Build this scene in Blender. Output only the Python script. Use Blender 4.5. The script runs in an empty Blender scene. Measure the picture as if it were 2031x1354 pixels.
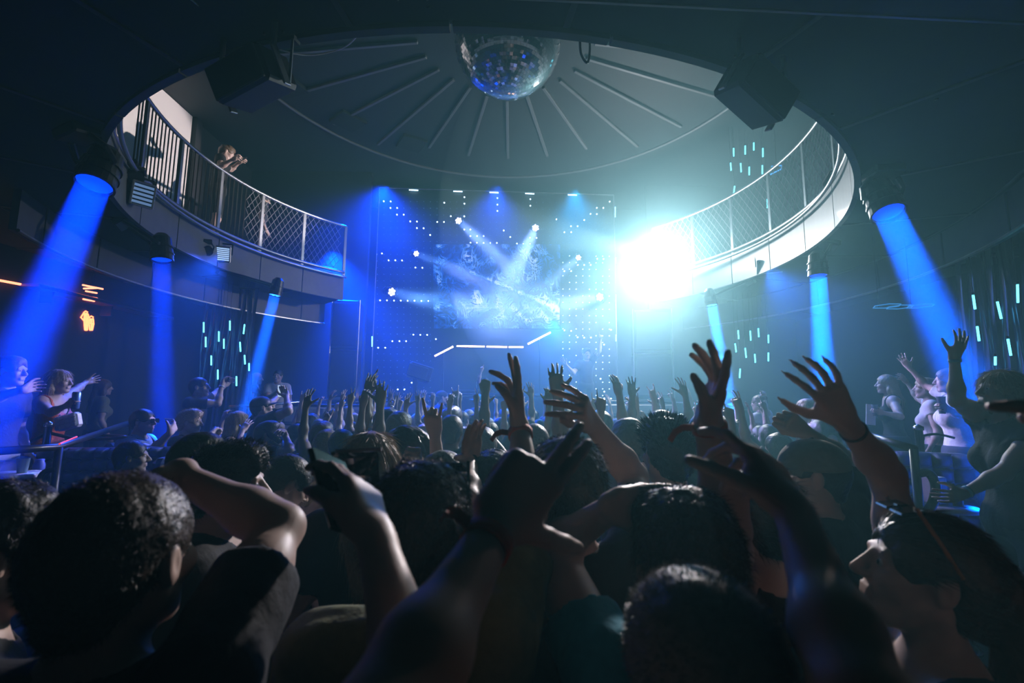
import bpy, math, random
import numpy as np
from mathutils import Vector, Matrix

random.seed(7)
rng = np.random.default_rng(7)
SC = bpy.context.scene
COL = SC.collection
PI = math.pi

# ---------------------------------------------------------------- camera
CAM_H = 1.85
FPX = 960.0
PITCH = math.atan((800 - 677) / FPX)
ROLL = math.radians(0.45)
cr, sr, cp, sp = math.cos(ROLL), math.sin(ROLL), math.cos(PITCH), math.sin(PITCH)
CAM = np.array([0.0, 0.0, CAM_H])


def ray(px, py):
    """direction (not normalised) of the photograph's pixel, in the room's axes"""
    x, y = px - 1015.5, 677.0 - py
    x, y = cr * x - sr * y, sr * x + cr * y
    return np.array([x, FPX * cp - y * sp, FPX * sp + y * cp])


def at(px, py, Y):
    d = ray(px, py)
    return CAM + d * (Y / d[1])


def at_z(px, py, z):
    d = ray(px, py)
    return CAM + d * ((z - CAM_H) / d[2])


def at_x(px, py, x):
    d = ray(px, py)
    return CAM + d * (x / d[0])


cam = bpy.data.cameras.new('camera')
cam.sensor_width = 36.0
cam.lens = 36.0 * FPX / 2031.0
cam.clip_start = 0.02
cam.clip_end = 100
cam.dof.use_dof = True
cam.dof.focus_distance = 5.0
cam.dof.aperture_fstop = 3.5
cam_ob = bpy.data.objects.new('camera', cam)
COL.objects.link(cam_ob)
rt = Vector((cr, -sr * sp * 1.0, sr * cp))
up = Vector((-sr, -cr * sp, cr * cp))
rt = Vector((cr, -sr * sp, sr * cp))
fw = Vector((0, cp, sp))
M = Matrix((rt, up, -fw)).transposed().to_4x4()
M.translation = Vector(CAM)
cam_ob.matrix_world = M
SC.camera = cam_ob

SC.view_settings.view_transform = 'Standard'
SC.view_settings.look = 'None'
SC.view_settings.gamma = 1.0
SC.view_settings.use_curve_mapping = False
SC.view_settings.exposure = -0.35
SC.cycles.use_denoising = True
SC.cycles.denoiser = 'OPENIMAGEDENOISE'
SC.cycles.use_adaptive_sampling = True
SC.cycles.adaptive_threshold = 0.02
SC.cycles.max_bounces = 4
SC.cycles.diffuse_bounces = 1
SC.cycles.glossy_bounces = 3
SC.cycles.transmission_bounces = 3
SC.cycles.transparent_max_bounces = 6
SC.cycles.volume_bounces = 0
SC.cycles.caustics_reflective = False
SC.cycles.caustics_refractive = False
SC.cycles.sample_clamp_indirect = 4.0
SC.cycles.sample_clamp_direct = 0.0

w = bpy.data.worlds.new('world')
SC.world = w
w.use_nodes = True
w.node_tree.nodes['Background'].inputs[0].default_value = (0.0, 0.0, 0.0, 1)
w.node_tree.nodes['Background'].inputs[1].default_value = 0.0


# ---------------------------------------------------------------- lamps
def aim(ob, loc, target):
    d = Vector(target) - Vector(loc)
    ob.location = Vector(loc)
    ob.rotation_euler = d.to_track_quat('-Z', 'Y').to_euler()


def spot(loc, target, color, power, angle, blend=0.3, radius=0.05, parent=None, name='beam_light'):
    L = bpy.data.lights.new(name, 'SPOT')
    L.color = color
    L.energy = power
    L.spot_size = math.radians(angle)
    L.spot_blend = blend
    L.shadow_soft_size = radius
    o = bpy.data.objects.new(name, L)
    COL.objects.link(o)
    aim(o, loc, target)
    if parent is not None:
        o.parent = parent
        o.matrix_parent_inverse = parent_matrix(parent).inverted()
    return o


def beam_area(loc, target, color, power, angle, size, name='beam_light'):
    """a round lamp face whose light leaves in a narrow cone"""
    L = bpy.data.lights.new(name, 'AREA')
    L.shape = 'DISK'
    L.size = size
    L.color = color
    L.energy = power
    L.spread = math.radians(angle)
    o = bpy.data.objects.new(name, L)
    COL.objects.link(o)
    aim(o, loc, target)
    return o


def point(loc, color, power, radius=0.1, name='lamp_light'):
    L = bpy.data.lights.new(name, 'POINT')
    L.color = color
    L.energy = power
    L.shadow_soft_size = radius
    o = bpy.data.objects.new(name, L)
    COL.objects.link(o)
    o.location = Vector(loc)
    return o


def parent_matrix(o):
    m = Matrix.LocRotScale(o.location, o.rotation_euler, o.scale)
    if o.parent is not None:
        return parent_matrix(o.parent) @ o.matrix_parent_inverse @ m
    return m


HAZE = 0.028
STROBE = at(1302, 508, 9.0)
# the strobe on the balcony rail, wash lamps over the stage, added fill spots
point(STROBE + np.array([0, -0.12, 0]), (0.72, 0.93, 1.0), 600, 0.10, 'strobe_light')
spot(at(1302, 508, 8.8), (0.0, 1.0, 0.95), (0.90, 0.95, 1.0), 3000, 27, 0.7, 0.10, None, 'strobe_flood_light')
spot(at(1302, 508, 8.8), (-0.6, 4.6, 0.6), (0.60, 0.92, 1.0), 900, 85, 1.0, 0.10, None, 'strobe_crowd_light')
spot(at(1302, 508, 8.8), (3.6, 3.5, 3.6), (0.72, 0.93, 1.0), 420, 85, 1.0, 0.12, None, 'strobe_side_light')
spot(STROBE + np.array([-.05, -.14, 0]), (-5.97, 7.5, 5.85), (0.80, 0.95, 1.0), 5000, 20, 0.4, 0.06, None, 'strobe_left_light')
spot(at(1668, 424, 5.2), (0.1, 1.0, 1.45), (1.0, 0.96, 0.92), 2400, 46, 0.8, 0.10, None, 'panel_flood_light')  # added white fill for the near crowd, set at the right panel light
spot(at(434, 510, 6.75), (-4.2, 4.1, 0.7), (0.03, 0.10, 1.0), 1000, 75, 1.0, 0.10, None, 'panel_wash_light')  # added blue fill for the left seating, set at the panel light
spot(at(1526, 540, 6.9), (4.2, 4.2, 0.7), (0.02, 0.16, 1.0), 550, 80, 1.0, 0.10, None, 'panel_wash_light')  # added blue fill for the right platform, set at the dim panel
spot(at(760, 372, 10.4), (-2.4, 8.9, 1.5), (0.0, 0.05, 1.0), 5000, 100, 1.0, 0.1, None, 'wash_light')
spot(at(660, 500, 10.2), (-2.9, 8.8, 1.0), (0.0, 0.05, 1.0), 12000, 88, 1.0, 0.1, None, 'wash_light')
spot(at(985, 372, 10.5), (-0.6, 9.2, 1.2), (0.0, 0.07, 1.0), 1300, 90, 1.0, 0.1, None, 'wash_light')
spot(at(1140, 380, 10.7), (1.4, 9.2, 1.2), (0.0, 0.34, 0.9), 900, 90, 1.0, 0.1, None, 'wash_light')
spot(at(1420, 560, 9.0), (3.4, 5.6, 0.6), (0.04, 0.52, 0.80), 2200, 110, 1.0, 0.1, None, 'wash_light')  # added teal fill right of the stage, with no fixture
spot(at(1100, 640, 10.3), (0.5, 7.0, 0.6), (0.0, 0.16, 0.95), 900, 85, 1.0, 0.1, None, 'wash_light')  # added blue fill near the screen's foot, with no fixture


# ---------------------------------------------------------------- materials
MATS = {}


def mat(name, col, rough=0.6, metal=0.0, spec=0.5, emit=None, estr=0.0, noise=0.0, nscale=20.0, bump=0.0, sheen=0.0, trans=0.0, alpha=1.0):
    if name in MATS:
        return MATS[name]
    m = bpy.data.materials.new(name)
    m.use_nodes = True
    nt = m.node_tree
    b = nt.nodes['Principled BSDF']
    b.inputs['Base Color'].default_value = (*col, 1)
    b.inputs['Roughness'].default_value = rough
    b.inputs['Metallic'].default_value = metal
    b.inputs['Specular IOR Level'].default_value = spec
    if sheen:
        b.inputs['Sheen Weight'].default_value = sheen
    if trans:
        b.inputs['Transmission Weight'].default_value = trans
    if emit is not None:
        b.inputs['Emission Color'].default_value = (*emit, 1)
        b.inputs['Emission Strength'].default_value = estr
    if noise or bump:
        tc = nt.nodes.new('ShaderNodeTexCoord')
        n = nt.nodes.new('ShaderNodeTexNoise')
        n.inputs['Scale'].default_value = nscale
        n.inputs['Detail'].default_value = 4
        nt.links.new(tc.outputs['Object'], n.inputs['Vector'])
        if noise:
            mx = nt.nodes.new('ShaderNodeMix')
            mx.data_type = 'RGBA'
            mx.inputs[6].default_value = (*[c * (1 - noise) for c in col], 1)
            mx.inputs[7].default_value = (*[min(1, c * (1 + noise)) for c in col], 1)
            nt.links.new(n.outputs['Fac'], mx.inputs[0])
            nt.links.new(mx.outputs[2], b.inputs['Base Color'])
        if bump:
            bp = nt.nodes.new('ShaderNodeBump')
            bp.inputs['Strength'].default_value = bump
            bp.inputs['Distance'].default_value = 0.01
            nt.links.new(n.outputs['Fac'], bp.inputs['Height'])
            nt.links.new(bp.outputs['Normal'], b.inputs['Normal'])
    MATS[name] = m
    return m


BLACK = mat('black_paint', (0.012, 0.012, 0.014), 0.55, noise=0.3, nscale=6)
BLACKM = mat('black_metal', (0.02, 0.02, 0.022), 0.35, 0.3, noise=0.3, nscale=30)
DARK = mat('dark_plaster', (0.016, 0.018, 0.022), 0.8, noise=0.25, nscale=3, bump=0.1)
DARKER = mat('near_black_plaster', (0.014, 0.015, 0.018), 0.8, noise=0.3, nscale=3, bump=0.1)
CEILM = mat('grey_ceiling_paint', (0.022, 0.025, 0.028), 0.7, noise=0.15, nscale=2)
LITPATCH = mat('lit_patch_paint', (0.80, 0.80, 0.78), 0.7, noise=0.05, nscale=5)
FASC = mat('grey_fascia_paint', (0.13, 0.135, 0.14), 0.5, noise=0.2, nscale=8)
CHROME = mat('brushed_chrome', (0.62, 0.63, 0.65), 0.22, 1.0, noise=0.08, nscale=60)
STEEL = mat('grey_steel', (0.38, 0.39, 0.40), 0.35, 0.9, noise=0.1, nscale=40)
WIRE = mat('steel_wire', (0.55, 0.56, 0.57), 0.4, 0.6, noise=0.1, nscale=60)
WHITE = mat('white_plastic', (0.75, 0.75, 0.76), 0.4, noise=0.04, nscale=30)
LEATHER = mat('dark_blue_leather', (0.09, 0.11, 0.22), 0.32, noise=0.2, nscale=50, bump=0.15)
GREYSEAT = mat('grey_padded_vinyl', (0.25, 0.26, 0.27), 0.4, noise=0.15, nscale=50, bump=0.1)


def emis(name, col, s):
    return mat(name, (0.02, 0.02, 0.02), 0.5, emit=col, estr=s)


# ---------------------------------------------------------------- mesh helpers
def raw_mesh(name, V, F4=None, F3=None, smooth=True):
    V = np.asarray(V, np.float32)
    me = bpy.data.meshes.new(name)
    parts, starts, tot, n = [], [], [], 0
    for F, k in ((F4, 4), (F3, 3)):
        if F is None or len(F) == 0:
            continue
        F = np.asarray(F, np.int32)
        parts.append(F.ravel())
        starts.append(np.arange(len(F), dtype=np.int32) * k + n)
        tot.append(np.full(len(F), k, np.int32))
        n += len(F) * k
    me.vertices.add(len(V))
    me.vertices.foreach_set('co', V.ravel())
    loops = np.concatenate(parts)
    st = np.concatenate(starts)
    me.loops.add(len(loops))
    me.loops.foreach_set('vertex_index', loops)
    me.polygons.add(len(st))
    me.polygons.foreach_set('loop_start', st)
    if smooth:
        me.polygons.foreach_set('use_smooth', np.ones(len(st), bool))
    me.update(calc_edges=True)
    return me


class MB:
    """collects shapes into one mesh"""

    def __init__(s):
        s.V, s.F = [], []

    def add(s, V, F):
        n = len(s.V)
        s.V += [tuple(map(float, v)) for v in V]
        s.F += [tuple(i + n for i in f) for f in F]
        return s

    def box(s, c, d, R=None, bev=0.0):
        """box of size d centred at c, optional 3x3 rotation R, edges chamfered by bev"""
        hx, hy, hz = d[0] / 2, d[1] / 2, d[2] / 2
        if bev <= 0:
            P = [(x, y, z) for x in (-hx, hx) for y in (-hy, hy) for z in (-hz, hz)]
            F = [(0, 1, 3, 2), (4, 6, 7, 5), (0, 4, 5, 1), (2, 3, 7, 6), (0, 2, 6, 4), (1, 5, 7, 3)]
        else:
            b = min(bev, hx * .9, hy * .9, hz * .9)
            P, idx = [], {}
            for x in (-1, 1):
                for y in (-1, 1):
                    for z in (-1, 1):
                        for a in range(3):
                            q = [x * (hx - b), y * (hy - b), z * (hz - b)]
                            q[a] = (x * hx, y * hy, z * hz)[a]
                            idx[(x, y, z, a)] = len(P)
                            P.append(tuple(q))
            F = []
            for a in range(3):
                o = [i for i in range(3) if i != a]
                for sg in (-1, 1):
                    L = []
                    for u, v in ((-1, -1), (1, -1), (1, 1), (-1, 1)):
                        k = [0, 0, 0]
                        k[a] = sg; k[o[0]] = u; k[o[1]] = v
                        L.append(idx[(*k, a)])
                    F.append(tuple(L))
            for a in range(3):
                o = [i for i in range(3) if i != a]
                for u in (-1, 1):
                    for v in (-1, 1):
                        k0 = [0, 0, 0]; k1 = [0, 0, 0]
                        k0[a] = -1; k1[a] = 1
                        k0[o[0]] = k1[o[0]] = u; k0[o[1]] = k1[o[1]] = v
                        F.append((idx[(*k0, o[0])], idx[(*k1, o[0])], idx[(*k1, o[1])], idx[(*k0, o[1])]))
            for x in (-1, 1):
                for y in (-1, 1):
                    for z in (-1, 1):
                        F.append(tuple(idx[(x, y, z, a)] for a in range(3)))
        P = np.array(P, float)
        if R is not None:
            P = P @ np.asarray(R).T
        return s.add(P + np.asarray(c, float), F)

    def tube(s, pts, r, n=8, closed=False, caps=True):
        pts = [np.asarray(p, float) for p in pts]
        m = len(pts)
        rr = r if hasattr(r, '__len__') else [r] * m
        rings = []
        ref = None
        for i, p in enumerate(pts):
            if closed:
                t = pts[(i + 1) % m] - pts[i - 1]
            else:
                t = pts[min(i + 1, m - 1)] - pts[max(i - 1, 0)]
            t = t / (np.linalg.norm(t) + 1e-9)
            if ref is None:
                ref = np.array([0, 0, 1.0]) if abs(t[2]) < 0.9 else np.array([1.0, 0, 0])
            u = ref - t * ref.dot(t)
            u /= np.linalg.norm(u) + 1e-9
            ref = u
            v = np.cross(t, u)
            rings.append([p + rr[i] * (math.cos(2 * PI * k / n) * u + math.sin(2 * PI * k / n) * v) for k in range(n)])
        V = [q for rg in rings for q in rg]
        F = []
        for i in range(m if closed else m - 1):
            j = (i + 1) % m
            for k in range(n):
                F.append((i * n + k, i * n + (k + 1) % n, j * n + (k + 1) % n, j * n + k))
        if caps and not closed:
            F.append(tuple(range(n))[::-1])
            F.append(tuple((m - 1) * n + k for k in range(n)))
        return s.add(V, F)

    def lathe(s, prof, c, axis=(0, 0, 1), n=16):
        """prof: list of (radius, height along axis)"""
        a = np.asarray(axis, float); a /= np.linalg.norm(a)
        ref = np.array([0, 0, 1.0]) if abs(a[2]) < .9 else np.array([1.0, 0, 0])
        u = np.cross(ref, a); u /= np.linalg.norm(u)
        v = np.cross(a, u)
        V, F = [], []
        for r, h in prof:
            for k in range(n):
                V.append(np.asarray(c) + a * h + r * (math.cos(2 * PI * k / n) * u + math.sin(2 * PI * k / n) * v))
        for i in range(len(prof) - 1):
            for k in range(n):
                F.append((i * n + k, i * n + (k + 1) % n, (i + 1) * n + (k + 1) % n, (i + 1) * n + k))
        if prof[0][0] > 1e-6:
            F.append(tuple(range(n))[::-1])
        if prof[-1][0] > 1e-6:
            F.append(tuple((len(prof) - 1) * n + k for k in range(n)))
        return s.add(V, F)

    def build(s, name, m, parent=None, smooth=False, origin=None):
        me = bpy.data.meshes.new(name)
        me.from_pydata(s.V, [], s.F)
        if smooth:
            me.polygons.foreach_set('use_smooth', np.ones(len(me.polygons), bool))
        me.materials.append(m)
        me.update()
        o = bpy.data.objects.new(name, me)
        COL.objects.link(o)
        if parent is not None:
            o.parent = parent
            o.matrix_parent_inverse = parent_matrix(parent).inverted()
        return o


def tag(o, label=None, cat=None, group=None, kind=None):
    if label: o['label'] = label
    if cat: o['category'] = cat
    if group: o['group'] = group
    if kind: o['kind'] = kind
    return o


def empty(name, loc, label=None, cat=None, group=None, kind=None):
    o = bpy.data.objects.new(name, None)
    o.empty_display_size = 0.1
    COL.objects.link(o)
    o.location = Vector(loc)
    return tag(o, label, cat, group, kind)


def frame(d, upv=(0, 0, 1)):
    """3x3 whose columns are side, d, up"""
    d = np.asarray(d, float); d = d / np.linalg.norm(d)
    s_ = np.cross(d, np.asarray(upv, float))
    if np.linalg.norm(s_) < 1e-4:
        s_ = np.cross(d, np.array([0, 1.0, 0]))
    s_ /= np.linalg.norm(s_)
    u_ = np.cross(s_, d)
    return np.stack([s_, d, u_], 1)


def rotz(a):
    c, s_ = math.cos(a), math.sin(a)
    return np.array([[c, -s_, 0], [s_, c, 0], [0, 0, 1.0]])
# ================================================================ THE SETTING
def structure(mb, name, m, parent=None, smooth=False, label=None):
    o = mb.build(name, m, parent, smooth)
    if parent is None:
        tag(o, label, None, None, 'structure')
    return o


XL, XR, YB, YF = -6.6, 6.8, 12.6, -2.6
ZU, ZT, ZC = 3.85, 4.28, 7.1          # balcony underside, balcony floor, ceiling
RC = np.array([-0.3, 6.46])           # ring centre
RR = 4.12                             # ring radius
A0, A1 = 137.0, 402.0                 # the ring runs from the stage's left round behind us to its right

fl = structure(MB().box(((XL + XR) / 2, (YB + YF) / 2, -0.1), (XR - XL, YB - YF, 0.2)), 'floor', mat('dark_floor', (0.03, 0.03, 0.034), 0.35, noise=0.4, nscale=4), label='dark dance floor under the crowd')
structure(MB().box((XL - .1, (YB + YF) / 2, ZC / 2), (.2, YB - YF, ZC)), 'wall_left', DARKER, label='dark wall on the left behind the raised seating')
structure(MB().box((XR + .1, (YB + YF) / 2, ZC / 2), (.2, YB - YF, ZC)), 'wall_right', DARK, label='dark wall on the right behind the raised seating')
structure(MB().box(((XL + XR) / 2, YB + .1, ZC / 2), (XR - XL, .2, ZC)), 'wall_back', DARKER, label='dark wall behind the stage')
structure(MB().box(((XL + XR) / 2, YF - .1, ZC / 2), (XR - XL, .2, ZC)), 'wall_front', DARKER, label='dark wall behind the viewer')

# ceiling high over the opening, with light battens radiating from over the mirror ball
BALL_XY = np.array([-0.12, 6.3])
ce = structure(MB().box(((XL + XR) / 2, (YB + YF) / 2, ZC + .1), (XR - XL, YB - YF, 0.2)), 'ceiling', CEILM, label='grey high ceiling with battens radiating around the mirror ball')
BATT = mat('pale_batten', (0.13, 0.135, 0.14), 0.5, noise=0.1, nscale=10)
for k in range(26):
    a = 2 * PI * (k + 0.5) / 26
    d = np.array([math.cos(a), math.sin(a), 0])
    c0 = np.array([*BALL_XY, ZC - 0.025])
    if d[1] > -0.45:
        L = 2.7 if abs(d[0]) > .5 else 2.2
        MB().box(c0 + d * (1.30 + L / 2), (0.055, L, 0.05), frame(d), 0.008).build('batten', BATT, ce)
MB().tube([np.array([BALL_XY[0] + 4.25 * math.cos(a), BALL_XY[1] + 4.4 * math.sin(a), ZC - .02]) for a in [2 * PI * k / 96 for k in range(96)]], .03, 6, True).build('cornice', BATT, ce, True)
# shallow square coffers between the battens
for k in range(5):
    a = math.radians(120 + 20 * k)
    p = np.array([BALL_XY[0] + 3.9 * math.cos(a), BALL_XY[1] + 3.4 * math.sin(a), ZC - .03])
    MB().box(p, (.5, .5, .06), rotz(a), .01).build('ceiling_panel', DARK, ce)


def arc(a0, a1, n, r, z, c=RC):
    return [np.array([c[0] + r * math.cos(math.radians(a0 + (a1 - a0) * i / n)), c[1] + r * math.sin(math.radians(a0 + (a1 - a0) * i / n)), z]) for i in range(n + 1)]


def to_rect(a):
    dx, dy = math.cos(a), math.sin(a)
    t = 1e9
    if dx > 1e-6: t = min(t, (XR - RC[0]) / dx)
    if dx < -1e-6: t = min(t, (XL - RC[0]) / dx)
    if dy > 1e-6: t = min(t, (YB - RC[1]) / dy)
    if dy < -1e-6: t = min(t, (YF - RC[1]) / dy)
    return np.array([RC[0] + t * dx, RC[1] + t * dy])


# balcony slab
n = 132
m = MB()
V, F = [], []
for i in range(n + 1):
    a = math.radians(A0 + (A1 - A0) * i / n)
    q = to_rect(a)
    p = RC + RR * np.array([math.cos(a), math.sin(a)])
    V += [(*p, ZU), (*q, ZU), (*q, ZT), (*p, ZT)]
for i in range(n):
    b, c = 4 * i, 4 * i + 4
    F += [(b, b + 1, c + 1, c), (b + 3, c + 3, c + 2, b + 2)]
F += [(0, 3, 2, 1), (4 * n, 4 * n + 1, 4 * n + 2, 4 * n + 3)]
m.add(V, F)
slab = structure(m, 'balcony_slab', DARK, label='dark underside of the round balcony overhead')
# seams of the boards under the slab
SEAM = mat('grey_seam', (0.05, 0.055, 0.06), 0.7, noise=.2, nscale=5)
for a in range(150, 400, 16):
    ra = math.radians(a)
    p = RC + (RR + .03) * np.array([math.cos(ra), math.sin(ra)])
    q = to_rect(ra)
    d = np.array([*(q - p), 0]); L = np.linalg.norm(d)
    MB().box((*((p + q) / 2), ZU - .006), (.035, L, .012), frame(d)).build('joint_strip', SEAM, slab)
for r in (5.3, 6.6):
    MB().tube(arc(A0 + 10, A1 - 10, 80, r, ZU - .002), .014, 5).build('joint_strip', SEAM, slab)

# curved fascia: panels round the opening
SEGS = 22
for i in range(SEGS):
    a0 = A0 + (A1 - A0) * i / SEGS + .12
    a1 = A0 + (A1 - A0) * (i + 1) / SEGS - .12
    V, F = [], []
    k = 6
    for j in range(k + 1):
        a = math.radians(a0 + (a1 - a0) * j / k)
        for r, z in ((RR - .03, ZU - .03), (RR - .03, ZT + .04), (RR + .02, ZT + .04), (RR + .02, ZU - .03)):
            V.append((RC[0] + r * math.cos(a), RC[1] + r * math.sin(a), z))
    for j in range(k):
        for s_ in range(4):
            F.append((4 * j + s_, 4 * j + (s_ + 1) % 4, 4 * j + 4 + (s_ + 1) % 4, 4 * j + 4 + s_))
    F += [(3, 2, 1, 0), (4 * k, 4 * k + 1, 4 * k + 2, 4 * k + 3)]
    MB().add(V, F).build('fascia_panel', FASC, slab)

# railing on the balcony edge
rail = empty('balcony_railing', (*RC, ZT), 'steel railing with wire mesh and bars round the balcony opening', 'railing')
ZR = 5.32
MB().tube(arc(A0, A1, 140, RR + .02, ZR), .026, 8).build('top_rail', STEEL, rail, True)
MB().tube(arc(A0, A1, 140, RR + .0, ZT + .1), .03, 8).build('bottom_rail', STEEL, rail, True)
MB().tube(arc(A0, A1, 140, RR - .10, ZT - .02), .022, 8).build('cable_rail', STEEL, rail, True)
for i in range(23):
    a = A0 + (A1 - A0) * i / 22
    b = arc(a, a, 1, RR + .02, ZT)[0]
    MB().box((b[0], b[1], (ZT + ZR) / 2), (.03, .05, ZR - ZT), rotz(math.radians(a))).build('post', STEEL, rail)
# vertical bars at the left side
for i in range(30):
    a = 166 + 34 * i / 29
    b = arc(a, a, 1, RR + .02, ZT)[0]
    MB().tube([(b[0], b[1], ZT + .1), (b[0], b[1], ZR)], .009, 5).build('baluster', BLACKM, rail)
# diamond mesh elsewhere in view
mesh = MB()


def mesh_zone(a0, a1):
    h = ZR - ZT - .12
    pitch = .115
    span = math.radians(a1 - a0) * RR
    nn = int(span / pitch)
    for i in range(-int(h / pitch * .7), nn + 1):
        for sg in (1, -1):
            pts = []
            for j in range(9):
                z = h * j / 8
                s_ = i * pitch + sg * z * .7 + (0 if sg > 0 else h * .7)
                if s_ < 0 or s_ > span:
                    continue
                a = math.radians(a0) + s_ / RR
                pts.append((RC[0] + (RR + .02) * math.cos(a), RC[1] + (RR + .02) * math.sin(a), ZT + .11 + z))
            if len(pts) > 1:
                mesh.tube(pts, .0048, 4, caps=False)


mesh_zone(138, 166)
mesh_zone(338, 402)
tag(mesh.build('wire_mesh', WIRE, rail), kind='stuff')

# curved bulkhead below the balcony, left and right, with a trim line
BULK = mat('blue_grey_bulkhead', (0.06, 0.065, 0.085), 0.5, noise=0.2, nscale=6)
for nm, a0, a1, r, z0 in (('trim_1', 137, 205, 4.85, 3.44), ('trim_2', 330, 403, 5.35, 3.44)):
    V, F = [], []
    k = 30
    for j in range(k + 1):
        a = math.radians(a0 + (a1 - a0) * j / k)
        for rr, z in ((r, z0), (r, ZU - .005), (r + .06, ZU - .005), (r + .06, z0)):
            V.append((RC[0] + rr * math.cos(a), RC[1] + rr * math.sin(a), z))
    for j in range(k):
        for s_ in range(4):
            F.append((4 * j + s_, 4 * j + (s_ + 1) % 4, 4 * j + 4 + (s_ + 1) % 4, 4 * j + 4 + s_))
    F += [(3, 2, 1, 0), (4 * k, 4 * k + 1, 4 * k + 2, 4 * k + 3)]
    o = structure(MB().add(V, F), nm, BULK, label='curved bulkhead under the balcony on the ' + ('left' if a0 < 200 else 'right'))
    MB().tube(arc(a0, a1, 40, r - .012, z0), .017, 6).build('edge_line', STEEL, o)
    for j in range(6):
        a = a0 + (a1 - a0) * (j + .5) / 6
        p = arc(a, a, 1, r - .006, (z0 + ZU) / 2)[0]
        MB().box(p, (.012, .02, ZU - z0 - .03), rotz(math.radians(a))).build('seam_strip', SEAM, o)

# low beam overhead close to the viewer
e0, e1 = at_z(1100, 0, 3.58), at_z(2031, 46, 3.58)
d = e1 - e0; d /= np.linalg.norm(d)
Rb = frame(d)
mid = (e0 + e1) / 2
nrm = np.array([-d[1], d[0], 0])
cb = mid - nrm * 1.0 + np.array([0, 0, .13])
bm_ = structure(MB().box(cb, (2.0, 9.0, .26), Rb, .01), 'ceiling_beam', BLACK, label='black beam across the top of the view')
MB().box(mid + np.array([0, 0, .004]) + nrm * .003, (.012, 9.0, .012), Rb).build('edge_line', STEEL, bm_)  # added strip draws the bright highlight along the beam's edge

# upper walls behind the balcony
UW = structure(MB().box((-6.05, 5.0, (ZT + ZC) / 2), (.1, 15, ZC - ZT)), 'wall_upper_left', DARK, label='dark wall behind the left side of the balcony')
MB().box((-5.985, 7.05, (ZT + ZC) / 2), (.03, 2.7, ZC - ZT - .02)).build('lit_patch_panel', LITPATCH, UW)  # pale colour stands in for the strobe's lit patch on the wall
MB().box((-5.95, 8.5, (ZT + ZC) / 2), (.12, .16, ZC - ZT - .02)).build('pilaster', DARK, UW)
structure(MB().box((6.3, 5.0, (ZT + ZC) / 2), (.1, 15, ZC - ZT)), 'wall_upper_right', CEILM, label='grey wall behind the right side of the balcony')
# side walls of the stage alcove
structure(MB().box((-4.9, 10.6, ZC / 2), (3.3, .12, ZC), None), 'wall_stage_left', DARK, label='dark wall left of the stage')
structure(MB().box((4.9, 11.2, ZC / 2), (3.4, .12, ZC), None), 'wall_stage_right', CEILM, label='grey wall right of the stage')
# raised floors of the seating areas
PF = mat('platform_floor', (.04, .04, .045), .4, noise=.3, nscale=6)
structure(MB().box((-5.3, 3.75, .25), (2.5, 3.5, .5), None, .01), 'floor_left', PF, label='raised floor of the left seating area')
structure(MB().box((-5.05, 6.85, .25), (3.0, 2.68, .5), None, .01), 'floor_left_rear', PF, label='raised floor at the rear of the left seating area')
structure(MB().box((-4.95, 9.2, .42), (3.2, 2.0, .84), None, .01), 'floor_left_stage', PF, label='higher floor between the left seating and the stage')
structure(MB().box((4.15, 1.9, .18), (5.2, 2.6, .36), None, .01), 'floor_right', PF, label='raised floor of the right seating area')
structure(MB().box((5.2, 6.7, .25), (3.1, 6.98, .5), None, .01), 'floor_right_rear', PF, label='raised floor at the rear of the right seating area')
structure(MB().box((-.2, 9.15, .2), (5.2, 1.56, .4), None, .01), 'floor_step', PF, label='low step in front of the stage')
structure(MB().box((-.4, 11.15, .5), (8.4, 2.4, 1.0), None, .01), 'floor_stage', MATS['platform_floor'], label='raised stage floor in front of the light wall')

# haze
hz = MB().box(((XL + XR) / 2, (YB + YF) / 2, ZC / 2), (XR - XL + .1, YB - YF + .1, ZC + .1)).build('haze', None)
hm = bpy.data.materials.new('haze_volume')
hm.use_nodes = True
nt = hm.node_tree
nt.nodes.remove(nt.nodes['Principled BSDF'])
vs = nt.nodes.new('ShaderNodeVolumeScatter')
vs.inputs['Color'].default_value = (.30, .86, 1.0, 1)
vs.inputs['Density'].default_value = HAZE
vs.inputs['Anisotropy'].default_value = 0.50
nt.links.new(vs.outputs[0], nt.nodes['Material Output'].inputs['Volume'])
hz.data.materials.clear()
hz.data.materials.append(hm)
tag(hz, 'thin stage haze filling the whole club', 'haze', None, 'stuff')


# denser smoke drifting round the strobe
def smoke_ball(c, r, dens, label):
    V = [(0, -r)] + [(r * math.sin(PI * k / 24), -r * math.cos(PI * k / 24)) for k in range(1, 24)] + [(0, r)]
    o_ = MB().lathe([(max(0, a), b) for a, b in V], c, fz, 48).build('smoke', hm)
    m_ = hm.copy()
    m_.node_tree.nodes['Volume Scatter'].inputs['Density'].default_value = dens
    m_.node_tree.nodes['Volume Scatter'].inputs['Color'].default_value = (.64, .96, .96, 1)
    o_.data.materials.clear(); o_.data.materials.append(m_)
    o_.parent = hz
    tag(o_, label, None, None, 'stuff')


fz = np.array([0, 0, 1.0])
smoke_ball(STROBE + np.array([.2, -.4, .4]), 4.3, .045, 'wide drift of smoke glowing round the bright lamp')
smoke_ball(STROBE + np.array([0, -.2, .1]), 2.1, .010, 'dense puff of smoke close round the bright lamp')
# ================================================================ LIGHT WALL, SCREEN, FIXTURES
# the light wall behind the stage: a frame of its own axes (u to the right, z up)
PL = at(743, 600, 10.75); PR = at(1221, 600, 11.05)
BU = np.array([PR[0] - PL[0], PR[1] - PL[1], 0.0]); BW = np.linalg.norm(BU); BU /= BW
BN = np.array([BU[1], -BU[0], 0.0])                 # towards the room


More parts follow.
